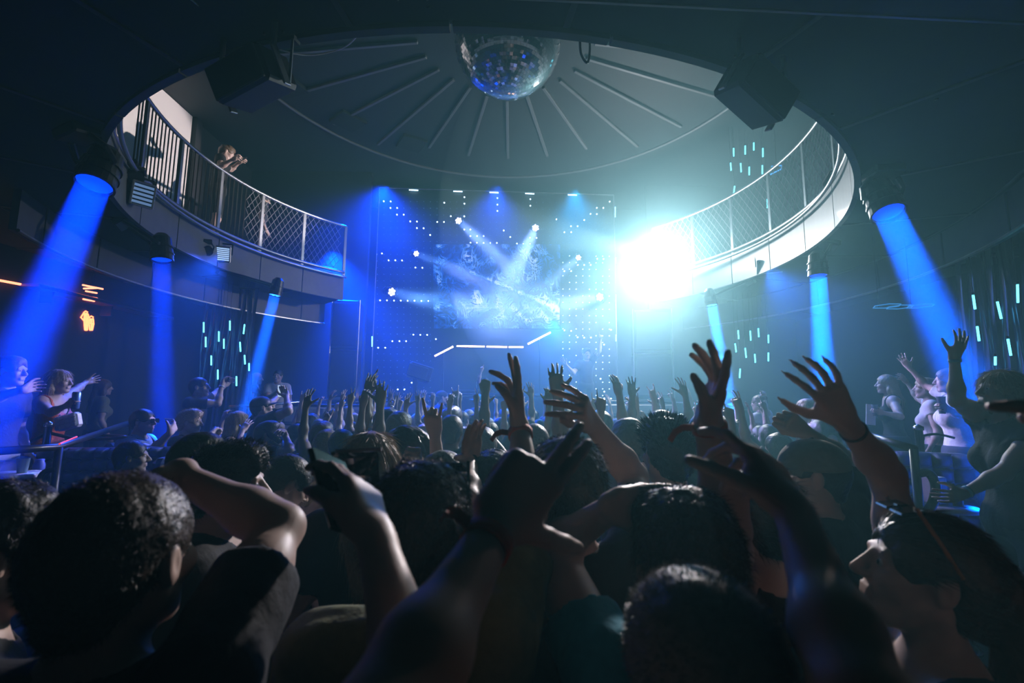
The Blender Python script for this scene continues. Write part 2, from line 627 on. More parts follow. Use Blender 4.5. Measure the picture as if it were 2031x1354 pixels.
def wall_pt(px, py, off=0.0):
    """the point of the light wall (moved off towards the room) seen at the pixel"""
    d = ray(px, py)
    p0 = PL + BN * off
    t = (p0 - CAM).dot(BN) / d.dot(BN)
    return CAM + d * t


ZB0, ZB1 = 1.0, wall_pt(980, 380)[2]
lw = empty('light_wall', (PL + BU * BW / 2) * np.array([1, 1, 0]) + np.array([0, 0, 1.0]), 'tall black wall of small LED points behind the stage', 'light wall')
cen = (PL + PR) / 2 * np.array([1, 1, 0])
MB().box(cen - BN * .05 + np.array([0, 0, (ZB0 + ZB1) / 2]), (BW, .08, ZB1 - ZB0), np.stack([BU, -BN, [0, 0, 1]], 1), .01).build('panel', mat('black_led_panel', (.006, .008, .016), .45, noise=.3, nscale=4), lw)
FRM = MB()
fz = np.array([0, 0, 1.0])
for p in (PL, PR):
    q = p * np.array([1, 1, 0]) + BN * .02
    MB().tube([q + fz * ZB0, q + fz * ZB1], .012, 6).build('frame_bar', STEEL, lw)
MB().tube([PL * np.array([1, 1, 0]) + fz * ZB1 + BN * .02, PR * np.array([1, 1, 0]) + fz * ZB1 + BN * .02], .012, 6).build('frame_bar', STEEL, lw)
LEDW = emis('white_led', (0.45, 0.75, 1.0), 7.0)
LEDD = emis('dim_led', (0.10, 0.35, 0.8), 0.35)
LEDB = emis('blue_edge_led', (0.12, 0.5, 1.0), 7.0)
lit, dim = MB(), MB()


def led(mb, px, py, r):
    p = wall_pt(px, py, .0)
    mb.lathe([(r, -.004), (r, .012), (r * .5, .02), (0, .02)], p, BN, 6)


def Q(cx, cy):                      # from the study crop to the photograph
    return 680 + cx / 2.708, 340 + cy / 2.708


for cx, cy in [(220, 160), (257, 161), (256, 196), (292, 196), (291, 232), (327, 232), (362, 268), (398, 269), (398, 304), (434, 305), (469, 341), (545, 168), (580, 240), (507, 271), (543, 271), (653, 138), (653, 173), (652, 241), (830, 143), (830, 178), (830, 212), (1007, 149), (1007, 184), (1147, 257), (1433, 162), (1364, 196), (1399, 196), (1330, 228), (1364, 229), (1296, 261), (1261, 294), (1225, 294), (1190, 326), (1226, 326), (864, 317), (899, 352), (652, 312), (685, 312), (685, 347), (721, 347), (756, 347), (686, 383), (720, 383), (756, 384), (792, 384), (827, 384), (1005, 356), (1040, 357), (969, 390), (1005, 390), (935, 388), (210, 440), (246, 477), (282, 477), (318, 478), (390, 516), (427, 517), (200, 692), (237, 692), (275, 693), (311, 693), (348, 694), (385, 694), (422, 695), (459, 695), (379, 876), (416, 877), (453, 877), (266, 911), (304, 911), (340, 911), (500, 900), (190, 946), (228, 946), (370, 1134), (295, 1170), (331, 1170), (255, 1208), (291, 1208), (1190, 535), (1226, 535), (1262, 502), (1296, 502), (1331, 502), (1366, 469), (1400, 470), (1384, 1113), (1404, 1182), (1404, 1218), (1440, 1219), (1190, 853), (1226, 856), (1261, 890), (1296, 892), (1332, 892), (1403, 930), (1440, 850)]:
    led(lit, *Q(cx, cy), .017)
for i in range(36):
    for j in range(31):
        cx, cy = 185 + i * 35.6, 160 + j * 35.6 + i * .3
        if 480 < cx < 1172 and cy > 385:
            continue
        px, py = Q(cx, cy)
        right = cx > 1172 and cy > 300
        if right:
            led(lit if (cy > 420 and (i * 7 + j * 3) % 4 != 0) else dim, px, py, .0105)
        else:
            led(dim, px, py, .009)
tag(lit.build('lit_leds', LEDW, lw), kind='stuff')
tag(dim.build('unlit_leds', LEDD, lw), kind='stuff')
# brighter lengths in the frame, marker strips along its top
for cx, cy0, cy1 in ((157, 885, 940), (144, 1165, 1212), (1463, 190, 245), (1467, 660, 705), (1467, 875, 912), (1469, 1130, 1190), (1466, 460, 495)):
    MB().tube([wall_pt(*Q(cx, cy0), .04), wall_pt(*Q(cx, cy1), .04)], .013, 6).build('edge_light', LEDB, lw)
for cx, cy in ((380, 100), (618, 107), (812, 113), (1004, 119), (1233, 126)):
    MB().tube([wall_pt(*Q(cx - 24, cy - 1), .05), wall_pt(*Q(cx + 24, cy + 1), .05)], .014, 6).build('marker_light', emis('marker_led', (.35, .7, 1), 9), lw)

# the video screen
sc_ = empty('video_screen', wall_pt(985, 650, .1), 'large video screen showing blue and white crumpled foil', 'screen')
c00, c10, c11, c01 = wall_pt(860, 651, .1), wall_pt(1110, 651, .1), wall_pt(1111, 484, .1), wall_pt(859, 484, .1)
sm = bpy.data.materials.new('screen_picture')
sm.use_nodes = True
nt = sm.node_tree
b = nt.nodes['Principled BSDF']
b.inputs['Base Color'].default_value = (.01, .01, .015, 1)
b.inputs['Roughness'].default_value = .4
tc = nt.nodes.new('ShaderNodeTexCoord')


def node(t, **k):
    n_ = nt.nodes.new(t)
    for a_, v_ in k.items():
        setattr(n_, a_, v_)
    return n_


def math_(op, a_, b_=None, clamp=False):
    n_ = nt.nodes.new('ShaderNodeMath'); n_.operation = op; n_.use_clamp = clamp
    for i_, v_ in enumerate((a_, b_)):
        if v_ is None: continue
        if isinstance(v_, (int, float)): n_.inputs[i_].default_value = v_
        else: nt.links.new(v_, n_.inputs[i_])
    return n_.outputs[0]


sep = node('ShaderNodeSeparateXYZ'); nt.links.new(tc.outputs['UV'], sep.inputs[0])
U_, V_ = sep.outputs[0], sep.outputs[1]
n1 = node('ShaderNodeTexNoise'); n1.inputs['Scale'].default_value = 2.6; n1.inputs['Detail'].default_value = 2; n1.inputs['Distortion'].default_value = 2.2
n2 = node('ShaderNodeTexNoise'); n2.inputs['Scale'].default_value = 5.5; n2.inputs['Detail'].default_value = 2; n2.inputs['Distortion'].default_value = 4.5
mp = node('ShaderNodeMapping'); mp.inputs['Scale'].default_value = (1.5, .8, 1); mp.inputs['Rotation'].default_value = (0, 0, .5)
nt.links.new(tc.outputs['UV'], mp.inputs['Vector'])
nt.links.new(mp.outputs[0], n1.inputs['Vector']); nt.links.new(mp.outputs[0], n2.inputs['Vector'])
# crumpled foil: sharp creases where the noise crosses its middle
r1 = math_('SUBTRACT', 1.0, math_('MULTIPLY', math_('ABSOLUTE', math_('SUBTRACT', n2.outputs['Fac'], .5)), 5.5), True)
f = math_('MULTIPLY', r1, math_('MULTIPLY', math_('SUBTRACT', n1.outputs['Fac'], .28), 2.6))
# bright band at the foot of the picture
band = math_('SUBTRACT', 1.0, math_('MULTIPLY', math_('ABSOLUTE', math_('SUBTRACT', V_, .24)), 4.6), True)
band = math_('MULTIPLY', band, math_('GREATER_THAN', U_, .18))
f = math_('ADD', f, math_('MULTIPLY', band, math_('MULTIPLY', n2.outputs['Fac'], .95)))
# dark wedge from the middle to the right, and a dark field at the upper left corner
we = math_('SUBTRACT', math_('SUBTRACT', .86, math_('MULTIPLY', U_, .62)), V_)
wedge = math_('MULTIPLY', math_('GREATER_THAN', we, 0.05), math_('MULTIPLY', math_('GREATER_THAN', V_, math_('SUBTRACT', .46, math_('MULTIPLY', U_, .06))), math_('GREATER_THAN', U_, .53)))
ed = math_('SUBTRACT', 1.0, math_('MULTIPLY', math_('ABSOLUTE', math_('SUBTRACT', we, .02)), 26.0), True)
ed = math_('MULTIPLY', ed, math_('GREATER_THAN', U_, .28))
f = math_('MULTIPLY', f, math_('SUBTRACT', 1.0, math_('MULTIPLY', wedge, .93)))
f = math_('ADD', f, math_('MULTIPLY', ed, .45))
lin = math_('SINE', math_('MULTIPLY', V_, 420.0))
f = math_('MULTIPLY', f, math_('ADD', .9, math_('MULTIPLY', lin, .1)))
rp = node('ShaderNodeValToRGB')
rp.color_ramp.elements[0].position = .12; rp.color_ramp.elements[0].color = (.0, .006, .05, 1)
rp.color_ramp.elements[1].position = .95; rp.color_ramp.elements[1].color = (.55, .72, 1.0, 1)
e_ = rp.color_ramp.elements.new(.42); e_.color = (.0, .07, .34, 1)
e_ = rp.color_ramp.elements.new(.62); e_.color = (.08, .30, .80, 1)
nt.links.new(f, rp.inputs[0])
nt.links.new(rp.outputs[0], b.inputs['Emission Color'])
b.inputs['Emission Strength'].default_value = 1.35
bx = MB()
w_ = np.linalg.norm(c10 - c00); h_ = c01[2] - c00[2]
bx.box((c00 + c11) / 2 - BN * .03, (w_ + .02, .05, h_ + .02), np.stack([BU, -BN, [0, 0, 1]], 1), .008)
bx.build('screen_cabinet', BLACK, sc_)
pm = MB().add([c00, c10, c11, c01], [(0, 1, 2, 3)])
po = pm.build('screen_picture', sm, sc_)
uv = po.data.uv_layers.new(name='UVMap')
for i_, c_ in enumerate(((0, 0), (1, 0), (1, 1), (0, 1))):
    uv.data[i_].uv = c_


# ---- moving heads
def lens_mat(col, s):
    return emis('lens_%d_%d_%d' % (int(col[0] * 99), int(col[2] * 99), int(s)), col, s)


def moving_head(loc, target, r, mount, label, col, group=None, name='moving_head_light', beam=None, leds=0, lens_s=6.0):
    """loc = centre of the lamp face; mount = the point the base is fixed to"""
    loc = np.asarray(loc, float); d = np.asarray(target, float) - loc; d /= np.linalg.norm(d)
    mount = np.asarray(mount, float)
    t = empty(name, mount, label, 'stage light', group)
    ax = mount - loc; ax /= np.linalg.norm(ax)
    hc = loc - d * r * 1.6
    sd = np.cross(d, ax)
    if np.linalg.norm(sd) < .1:
        sd = np.cross(d, np.array([.3, 1, .2]))
    sd /= np.linalg.norm(sd)
    bf = np.stack([sd, np.cross(ax, sd), ax], 1)
    MB().box(mount - ax * r * .35, (r * 2.1, r * 1.9, r * .7), bf, r * .12).build('base', BLACK, t)
    hd = MB().lathe([(r * .55, -r * 3.2), (r * .95, -r * 2.7), (r * 1.08, -r * 1.2), (r * 1.12, -r * .3), (r * 1.16, 0), (r * 1.02, 0), (r * 1.0, -r * .25), (0, -r * .25)], loc, d, 20)
    hd.lathe([(r * 1.19, -r * .9), (r * 1.19, -r * .75)], loc, d, 20)
    hd.lathe([(r * 1.16, -r * 1.7), (r * 1.16, -r * 1.55)], loc, d, 20)
    hd.build('head', BLACKM, t)
    for s_ in (-1, 1):
        a_ = hc + sd * s_ * r * 1.25
        b_ = mount - ax * r * .7 + sd * s_ * r * .9
        MB().tube([b_, (a_ + b_) / 2 + sd * s_ * r * .35, a_, hc + sd * s_ * r * 1.0], r * .2, 6).build('yoke_arm', BLACKM, t)
    if leds:
        lm = MB()
        for k in range(leds):
            a_ = 2 * PI * k / max(1, leds - 1)
            o_ = loc - d * r * .2
            v2 = np.cross(d, sd)
            p_ = o_ if k == 0 else o_ + (sd * math.cos(a_) + v2 * math.sin(a_)) * r * .64
            lm.lathe([(r * .27, 0), (r * .22, .012), (0, .016)], p_, d, 10)
        lm.build('lens', lens_mat(col, lens_s), t)
    else:
        MB().lathe([(r * .98, -r * .22), (r * .7, -r * .14), (0, -r * .1)], loc, d, 20).build('lens', lens_mat(col, lens_s), t)
    if beam:
        pw, ang, rad = beam
        hf_ = math.radians(ang / 2)
        beam_area(loc + d * .02, loc + d * 5, col, pw / 4 * math.tan(hf_) ** 2 * .62, ang * 1.25, r * 1.8)
    return t


BLUE = (0.0, 0.10, 1.0)
WB = (0.34, 0.40, 1.0)
# six heads in a fan round the screen
fan = [((826, 503), (925, 545), .07, 260, 6.5), ((910, 438), (1000, 522), .085, 330, 8.0), ((1062, 452), (1030, 520), .085, 330, 8.0),
       ((1147, 511), (1070, 578), .07, 260, 6.5), ((778, 579), (930, 612), .10, 700, 15), ((1189, 589), (1050, 618), .10, 700, 15)]
fan_lab = ['stage light left of the screen, second from the floor, beam down to the right', 'stage light above the screen on its left, long steep beam', 'stage light above the screen on its right, beam falling left',
           'stage light right of the screen, beam falling left over it', 'lowest stage light left of the screen, bright clustered lens, wide beam', 'lowest stage light right of the screen, bright clustered lens, wide beam']
for (p_, q_, r_, pw, an), lb in zip(fan, fan_lab):
    L0 = wall_pt(*p_, .42)
    T0 = at(*q_, 8.7)
    moving_head(L0, T0, r_, wall_pt(*p_, .10), lb, WB, 'lights round the screen', beam=(pw * (20 if an > 12 else 48) * (.45 if p_[0] > 1100 else 1), an, .05), leds=7, lens_s=14)

# blue heads hung under the balcony
hung = [((186, 368), (20, 760), .115, 3.45, 200, 7.0, 'big round stage light under the balcony, far left, throwing a wide blue beam'),
        ((321, 517), (322, 830), .10, 3.42, 130, 6.0, 'stage light hanging under the balcony at left, beam straight down'),
        ((545, 586), (492, 800), .085, 3.42, 300, 6.0, 'small stage light under the balcony beside the stage, left, white lens dots'),
        ((1763, 424), (1890, 700), .115, 3.45, 200, 7.0, 'big round stage light under the balcony at right, blue beam falling right'),
        ((1623, 548), (1636, 800), .10, 3.42, 280, 6.5, 'stage light hanging under the balcony at right, blue beam straight down'),
        ((1412, 606), (1440, 760), .085, 3.38, 260, 6.0, 'small stage light under the balcony beside the stage, right, white lens dots')]
for i_, (p_, q_, r_, z_, pw, an, lb) in enumerate(hung):
    L0 = at_z(*p_, z_)
    q3 = at(*q_, L0[1] - (.5 if i_ in (0, 3) else .1))
    small = i_ in (2, 5)
    rv_ = L0[:2] - RC
    rd_ = np.linalg.norm(rv_)
    mt_ = RC + rv_ / rd_ * max(rd_, RR + .16)
    moving_head(L0, q3, r_, (mt_[0], mt_[1] + .02, ZU + .01), lb, [(0, .04, 1), (0, .04, 1), (.01, .12, 1), (0, .11, 1), (0, .14, 1), (.02, .2, 1)][i_], None, beam=(pw * 1700, an, r_ * .75), leds=7 if small else 0, lens_s=12 if small else 2.5)

# unlit heads clamped to the balcony rail
for (p_, Y_, q_, r_, lb) in (((1702, 372), 5.25, (1660, 470), .075, 'dark unlit stage light clamped to the right balcony rail'), ((268, 352), 4.85, (300, 420), .07, 'dark unlit stage light clamped to the left balcony rail'), ((412, 498), 6.7, (440, 560), .06, 'small dark unlit lamp beside the white-rowed panel light')):
    L0 = at(*p_, Y_)
    rv_ = L0[:2] - RC
    mt_ = RC + rv_ / np.linalg.norm(rv_) * (RR - .03)
    moving_head(L0, at(*q_, Y_ - 1.2), r_, (*mt_, L0[2] + .16), lb, (.02, .03, .05), None, lens_s=0)

# ---- flat panel lights and hung loudspeakers on the balcony edge
def panel_light(px, py, Y, wd, ht, face, label, rows=6, tilt=0.0, on=True, gl=(.25, .5, 1.0), s=.9):
    c = at(px, py, Y)
    f_ = np.asarray(face, float); f_ /= np.linalg.norm(f_)
    R_ = frame(f_)
    if tilt:
        ct, st = math.cos(tilt), math.sin(tilt)
        R_ = R_ @ np.array([[ct, 0, st], [0, 1, 0], [-st, 0, ct]])
    t = empty('panel_light', c, label, 'stage light')
    bk = MB().box(c - R_[:, 1] * .05, (wd, .10, ht), R_, .012)
    bk.build('housing', BLACK, t)
    fr = MB()
    for s_ in (-1, 1):
        fr.box(c + R_[:, 0] * s_ * wd * .49 + R_[:, 1] * .01, (.02, .03, ht * 1.02), R_, .004)
        fr.box(c + R_[:, 2] * s_ * ht * .49 + R_[:, 1] * .01, (wd, .03, .02), R_, .004)
    fr.build('rim', STEEL, t)
    for k in range(rows):
        z_ = ((k + .5) / rows - .5) * ht * .88
        MB().box(c + R_[:, 2] * z_ + R_[:, 1] * .008, (wd * .9, .012, ht * .88 / rows * .6), R_, .003).build('light_strip', emis('panel_glow_%d' % int(s * 100), gl, s), t)
    # yoke up to the rail
    yk = MB()
    for s_ in (-1, 1):
        yk.tube([c + R_[:, 0] * s_ * wd * .54 - R_[:, 1] * .05, c + R_[:, 0] * s_ * wd * .54 - R_[:, 1] * .07 + fz * ht * .75], .012, 5)
    yk.tube([c + R_[:, 0] * s_ * wd * .54 - R_[:, 1] * .07 + fz * ht * .75 for s_ in (-1, 1)], .014, 5)
    yk.tube([c - R_[:, 1] * .07 + fz * ht * .75, c - R_[:, 1] * .07 + fz * (ht * .75 + .12)], .02, 5)
    yk.build('bracket', BLACKM, t)
    return t


panel_light(434, 503, 6.95, .30, .22, (.45, -1, -.25), 'rectangular panel light of white rows on the left balcony edge', 7, s=1.6, gl=(.35, .6, 1))
panel_light(283, 386, 4.95, .20, .25, (.8, -.6, -.25), 'small panel light on the balcony edge above the left blue beam', 5, s=.5)
panel_light(1668, 418, 5.35, .22, .26, (-.7, -.5, -.1), 'pale square panel light on the right balcony edge', 4, s=.35, gl=(.6, .75, .8))
panel_light(1526, 528, 7.1, .34, .20, (-.35, -1, -.45), 'dim panel light under the right balcony edge with pale top', 5, s=.15, gl=(.1, .3, .4))

SPKM = mat('black_speaker_grille', (.010, .010, .012), .7, noise=.5, nscale=300)


def hung_speaker(px, py, Y, dims, R_, label, top):
    c = at(px, py, Y)
    t = empty('loudspeaker', c, label, 'loudspeaker')
    MB().box(c, dims, R_, .02).build('cabinet', BLACK, t)
    MB().box(c - R_[:, 1] * (dims[1] / 2 + .008), (dims[0] * .92, .02, dims[2] * .9), R_, .006).build('grille', SPKM, t)
    for s_ in (-1, 1):
        br = MB()
        p_ = c + R_[:, 0] * s_ * (dims[0] / 2 + .012)
        br.box(p_, (.012, .05, dims[2] * 1.1), R_, .003)
        br.tube([p_ + R_[:, 2] * dims[2] * .5, np.array([*(p_ + R_[:, 2] * dims[2] * .5)[:2], top])], .014, 6)
        br.build('bracket', STEEL, t)
    return t


def rot(ax, a):
    ax = np.asarray(ax, float); ax /= np.linalg.norm(ax)
    return np.array(Matrix.Rotation(a, 3, Vector(ax)))


q_ = at_z(502, 158, 3.58)
hung_speaker(502, 158, q_[1], (.36, .24, .19), rot((0, 0, 1), -.35) @ rot((0, 1, 0), -.22) @ rot((1, 0, 0), .35), 'black loudspeaker hung at the left rim of the overhead opening', ZU)
q_ = at_z(1497, 186, 3.58)
hung_speaker(1497, 186, q_[1], (.36, .24, .19), rot((0, 0, 1), .42) @ rot((0, 1, 0), .42) @ rot((1, 0, 0), .35), 'black loudspeaker hung at the right rim of the overhead opening', ZU)
q_ = at(577, 123, 2.42)
MB().box((q_[0], q_[1], q_[2] + .01), (.014, .014, .26), None, .003).build('hanger_strip', STEEL, bpy.data.objects['loudspeaker'])

# stage speakers
def stack(px0, px1, py0, py1, Y, dep, label, n=2, yaw=0.0):
    a_, b_ = at(px0, py1, Y), at(px1, py0, Y)
    wd, ht = b_[0] - a_[0], b_[2] - a_[2]
    c = np.array([(a_[0] + b_[0]) / 2, Y + dep / 2, (a_[2] + b_[2]) / 2])
    R_ = rotz(yaw)
    t = empty('loudspeaker_stack', c - fz * ht / 2, label, 'loudspeaker')
    for k in range(n):
        z_ = c[2] - ht / 2 + ht * (k + .5) / n
        o_ = MB().box((c[0], c[1], z_), (wd, dep, ht / n - .01), R_, .02).build('cabinet', BLACK, t)
        MB().box(np.array([c[0], c[1], z_]) + R_ @ np.array([0, -dep / 2 - .01, 0]), (wd * .9, .03, ht / n * .86), R_, .008).build('grille', SPKM, o_)
    for s_ in (-1, 1):
        MB().tube([c + R_ @ np.array([s_ * (wd / 2 + .01), -dep / 2, -ht / 2 + .01]), c + R_ @ np.array([s_ * (wd / 2 + .01), -dep / 2, ht / 2])], .009, 5).build('edge_rail', STEEL, t)
    return t


stack(640, 708, 594, 898, 9.7, .6, 'tall stack of black loudspeakers left of the light wall', 3, .15)
stack(1268, 1334, 612, 883, 9.8, .6, 'tall stack of black loudspeakers right of the light wall under the bright lamp', 3, -.15)

# monitor speaker on a pole in front of the light wall
pm_ = at(832, 738, 9.6)
t = empty('monitor_speaker', (pm_[0] - .08, pm_[1], 1.0), 'black tilted monitor speaker on a pole left of the stage', 'loudspeaker')
MB().box(pm_, (.46, .38, .30), rot((0, 0, 1), .3) @ rot((0, 1, 0), .28), .02).build('cabinet', BLACK, t)
MB().box(pm_ + np.array([0, -.2, 0]), (.40, .02, .24), rot((0, 0, 1), .3) @ rot((0, 1, 0), .28), .01).build('grille', SPKM, t)
MB().tube([(pm_[0] - .08, pm_[1], 1.0), (pm_[0] - .08, pm_[1], pm_[2] - .1)], .055, 8).build('pole', BLACKM, t)

# ---- the strobe itself
t = empty('strobe_light', STROBE, 'blinding white lamp on the right balcony rail beside the stage', 'stage light')
sd_ = -(STROBE - CAM) / np.linalg.norm(STROBE - CAM)
Rs = frame(sd_)
MB().box(STROBE - sd_ * .10 + np.array([0, .18, 0]), (.42, .12, .30), Rs, .02).build('housing', BLACK, t)
MB().box(STROBE - sd_ * .02 + np.array([0, .17, 0]), (.36, .03, .24), Rs, .008).build('lens', emis('strobe_lens', (.8, .95, 1), 60), t)
MB().tube([STROBE + np.array([0, .35, 0]), STROBE + np.array([0, .42, -.38])], .03, 6).build('bracket', BLACKM, t)

# ---- mirror ball
bc = at(1007, 84, 5.15)
br_ = .615
t = empty('mirror_ball', bc, 'huge mirror ball hanging in the middle of the round opening', 'mirror ball')
V, F = [], []
rows = 54
for i in range(rows):
    th0, th1 = PI * i / rows, PI * (i + 1) / rows
    thm = (th0 + th1) / 2
    nn = max(6, int(2 * rows * math.sin(thm)))
    for k in range(nn):
        p0, p1 = 2 * PI * k / nn, 2 * PI * (k + 1) / nn
        pts = []
        for th, ph in ((th0, p0), (th1, p0), (th1, p1), (th0, p1)):
            g = .04
            th = thm + (th - thm) * (1 - g); ph_ = (p0 + p1) / 2 + (ph - (p0 + p1) / 2) * (1 - g)
            pts.append(np.array([math.sin(th) * math.cos(ph_), math.sin(th) * math.sin(ph_), math.cos(th)]))
        tl = rng.normal(0, .002, 3)
        n0 = len(V)
        cm = sum(pts) / 4
        for p_ in pts:
            V.append(bc + br_ * (p_ + cm * np.dot(tl, p_ - cm) * 3))
        F.append((n0, n0 + 1, n0 + 2, n0 + 3))
mm = MB().add(V, F)
tag(mm.build('mirror_tiles', mat('mirror_tile', (.88, .9, .92), .06, 1.0, noise=.02, nscale=9), t), kind='stuff')
core = MB().lathe([(0, -br_ * .985)] + [(br_ * .985 * math.sin(PI * k / 32), -br_ * .985 * math.cos(PI * k / 32)) for k in range(1, 32)] + [(0, br_ * .985)], bc, (0, 0, 1), 48)
core.build('core', mat('grey_ball_core', (.2, .2, .2), .4, .5, noise=.1, nscale=9), t, True)
MB().lathe([(.10, br_ - .02), (.10, br_ + .08), (.03, br_ + .1), (.03, ZC - bc[2])], bc, (0, 0, 1), 14).build('motor_mount', BLACKM, t)

# ---- loose cables overhead
CABW = mat('pale_cable', (.6, .62, .62), .4, noise=.05, nscale=40)
CABB = mat('black_cable', (.02, .02, .022), .3, noise=.1, nscale=40)


def smooth_path(P, n=10):
    P = [np.asarray(p, float) for p in P]
    out = []
    for i in range(len(P) - 1):
        p0, p1, p2, p3 = P[max(0, i - 1)], P[i], P[i + 1], P[min(len(P) - 1, i + 2)]
        for k in range(n):
            u = k / n
            out.append(.5 * ((2 * p1) + (-p0 + p2) * u + (2 * p0 - 5 * p1 + 4 * p2 - p3) * u * u + (-p0 + 3 * p1 - 3 * p2 + p3) * u ** 3))
    out.append(P[-1])
    return out


def cable(pts, r, m, label):
    o_ = MB().tube(smooth_path(pts), r, 6).build('cable', m, None, True)
    tag(o_, label, 'cable')
    return o_


cable([at_z(372, -6, ZU - .02), at(470, 66, 2.52), at(560, 100, 2.62), at(620, 109, 2.75), at(680, 95, 2.75), at_z(710, 70, ZU)], .0045, CABW, 'thin pale cable drooping from the ceiling edge at the left')
cable([at_z(1182, -4, ZU - .02), at(1168, 50, 2.5), at(1170, 95, 2.5), at(1165, 124, 2.5), at(1152, 105, 2.5), at_z(1150, 62, ZU)], .007, CABB, 'short black cable loop hanging by the mirror ball')
cable([at_z(848, -4, ZU - .01), at(842, 22, 2.45), at(866, 46, 2.46), at(884, 50, 2.46), at(880, 22, 2.45), at(862, 8, 2.45), at_z(850, 14, ZU - .01)], .008, CABB, 'black cable coil hanging from the ceiling left of the mirror ball')
cable([at_z(790, -2, ZU - .01), at(786, 18, 2.45), at(812, 20, 2.45), at(840, 6, 2.45)], .005, CABW, 'short pale cable end beside the black cable coil')
cable([at_z(524, 66, ZU - .01), at(526, 84, 2.8), at(548, 70, 2.8), at(566, 56, 2.8), at(574, 76, 2.8), at_z(562, 62, ZU - .01)], .007, CABB, 'tangled black cable above the left hung loudspeaker')
cable([at_z(1458, 112, ZU - .01), at(1462, 140, 3.1), at(1484, 160, 3.1), at(1506, 162, 3.1), at_z(1512, 150, ZU - .01)], .006, CABW, 'pale cable loop above the right hung loudspeaker')
cable([at_z(1650, 226, ZU - .01), at(1700, 236, 3.4), at(1780, 224, 3.45), at_z(1860, 196, ZU - .01)], .006, CABB, 'long black cable drooping under the balcony at the right')
# ================================================================ PEOPLE: distance fields meshed into one continuous skin
def axis_grid(lo, hi, coarse, fine, iv):
    """coordinates from lo to hi, fine inside the intervals iv and coarse outside"""
    out = [lo]
    while out[-1] < hi:
        x = out[-1]
        f = any(a - coarse <= x <= b for a, b in iv)
        out.append(x + (fine if f else coarse))
    return np.array(out, np.float32)


class Field:
    def __init__(s, lo, hi, coarse, fine=None, boxes=()):
        fine = fine or coarse
        s.ax = [axis_grid(lo[i], hi[i], coarse, fine, [(b[0][i], b[1][i]) for b in boxes]) for i in range(3)]
        s.d = np.full([len(a) for a in s.ax], 0.5, np.float32)

    def sub(s, lo, hi, m):
        sl = []
        for a, l, h in zip(s.ax, lo, hi):
            i = max(0, int(np.searchsorted(a, l - m)) - 3)
            j = min(len(a), int(np.searchsorted(a, h + m)) + 3)
            sl.append(slice(i, j))
        return tuple(sl)

    def coords(s, sl):
        return (s.ax[0][sl[0]][:, None, None], s.ax[1][sl[1]][None, :, None], s.ax[2][sl[2]][None, None, :])

    def add(s, pr, grow=0.0, k=None):
        lo, hi = prim_box(pr, grow)
        kk = pr['k'] if k is None else k
        sl = s.sub(lo, hi, kk)
        if any(q.stop <= q.start for q in sl):
            return
        v = prim_eval(pr, *s.coords(sl)) - np.float32(grow)
        c = s.d[sl]
        if pr.get('op') == '-':
            v = -v
            if kk > 0:
                h = np.clip(.5 - .5 * (c - v) / kk, 0, 1)
                s.d[sl] = c + (v - c) * h + kk * h * (1 - h)
            else:
                s.d[sl] = np.maximum(c, v)
            return
        if kk > 0:
            h = np.maximum(kk - np.abs(c - v), 0) / kk
            s.d[sl] = np.minimum(c, v) - h * h * np.float32(kk * .25)
        else:
            s.d[sl] = np.minimum(c, v)

    def all(s):
        return s.coords((slice(None),) * 3)

    def plane(s, p, nrm):
        """keep what lies on the side the normal points away from"""
        X, Y, Z = s.all()
        s.d = np.maximum(s.d, ((X - p[0]) * nrm[0] + (Y - p[1]) * nrm[1] + (Z - p[2]) * nrm[2]).astype(np.float32))

    def mesh(s, name, jit=0.0):
        d = s.d
        neg = d < 0
        n = [q - 1 for q in d.shape]
        cnt = np.zeros(n, np.int8)
        for i in (0, 1):
            for j in (0, 1):
                for k in (0, 1):
                    cnt += neg[i:i + n[0], j:j + n[1], k:k + n[2]]
        act = (cnt > 0) & (cnt < 8)
        I = np.argwhere(act)
        if len(I) == 0:
            return None
        idx = np.full(n, -1, np.int32)
        idx[act] = np.arange(len(I), dtype=np.int32)
        crn = np.array([(i, j, k) for i in (0, 1) for j in (0, 1) for k in (0, 1)])
        vals = np.stack([d[I[:, 0] + c[0], I[:, 1] + c[1], I[:, 2] + c[2]] for c in crn], 1)
        acc = np.zeros((len(I), 3), np.float32)
        num = np.zeros(len(I), np.float32)
        for a in range(8):
            for b in range(a + 1, 8):
                df = crn[b] - crn[a]
                if abs(df).sum() != 1:
                    continue
                va, vb = vals[:, a], vals[:, b]
                m = (va < 0) != (vb < 0)
                t = np.where(m, va / np.where(m, va - vb, 1), 0)
                acc += (crn[a][None] + t[:, None] * df[None]) * m[:, None]
                num += m
        loc = acc / num[:, None]
        V = np.empty((len(I), 3), np.float32)
        for q in range(3):
            a = s.ax[q]
            V[:, q] = a[I[:, q]] + loc[:, q] * (a[I[:, q] + 1] - a[I[:, q]])
        Fs = []
        for q in range(3):
            o = [x for x in range(3) if x != q]
            sl0 = [slice(None)] * 3; sl1 = [slice(None)] * 3
            sl0[q] = slice(0, -1); sl1[q] = slice(1, None)
            e0, e1 = neg[tuple(sl0)], neg[tuple(sl1)]
            for flip in (False, True):
                E_ = np.argwhere((e0 & ~e1) if not flip else (~e0 & e1))
                E_ = E_[(E_[:, o[0]] > 0) & (E_[:, o[1]] > 0) & (E_[:, o[0]] < n[o[0]]) & (E_[:, o[1]] < n[o[1]])]
                if len(E_) == 0:
                    continue
                qd = []
                for du, dv in ((-1, -1), (0, -1), (0, 0), (-1, 0)):
                    c = E_.copy(); c[:, o[0]] += du; c[:, o[1]] += dv
                    qd.append(idx[c[:, 0], c[:, 1], c[:, 2]])
                qd = np.stack(qd, 1)
                if flip != (q == 1):
                    qd = qd[:, ::-1]
                Fs.append(qd)
        return V, np.concatenate(Fs)


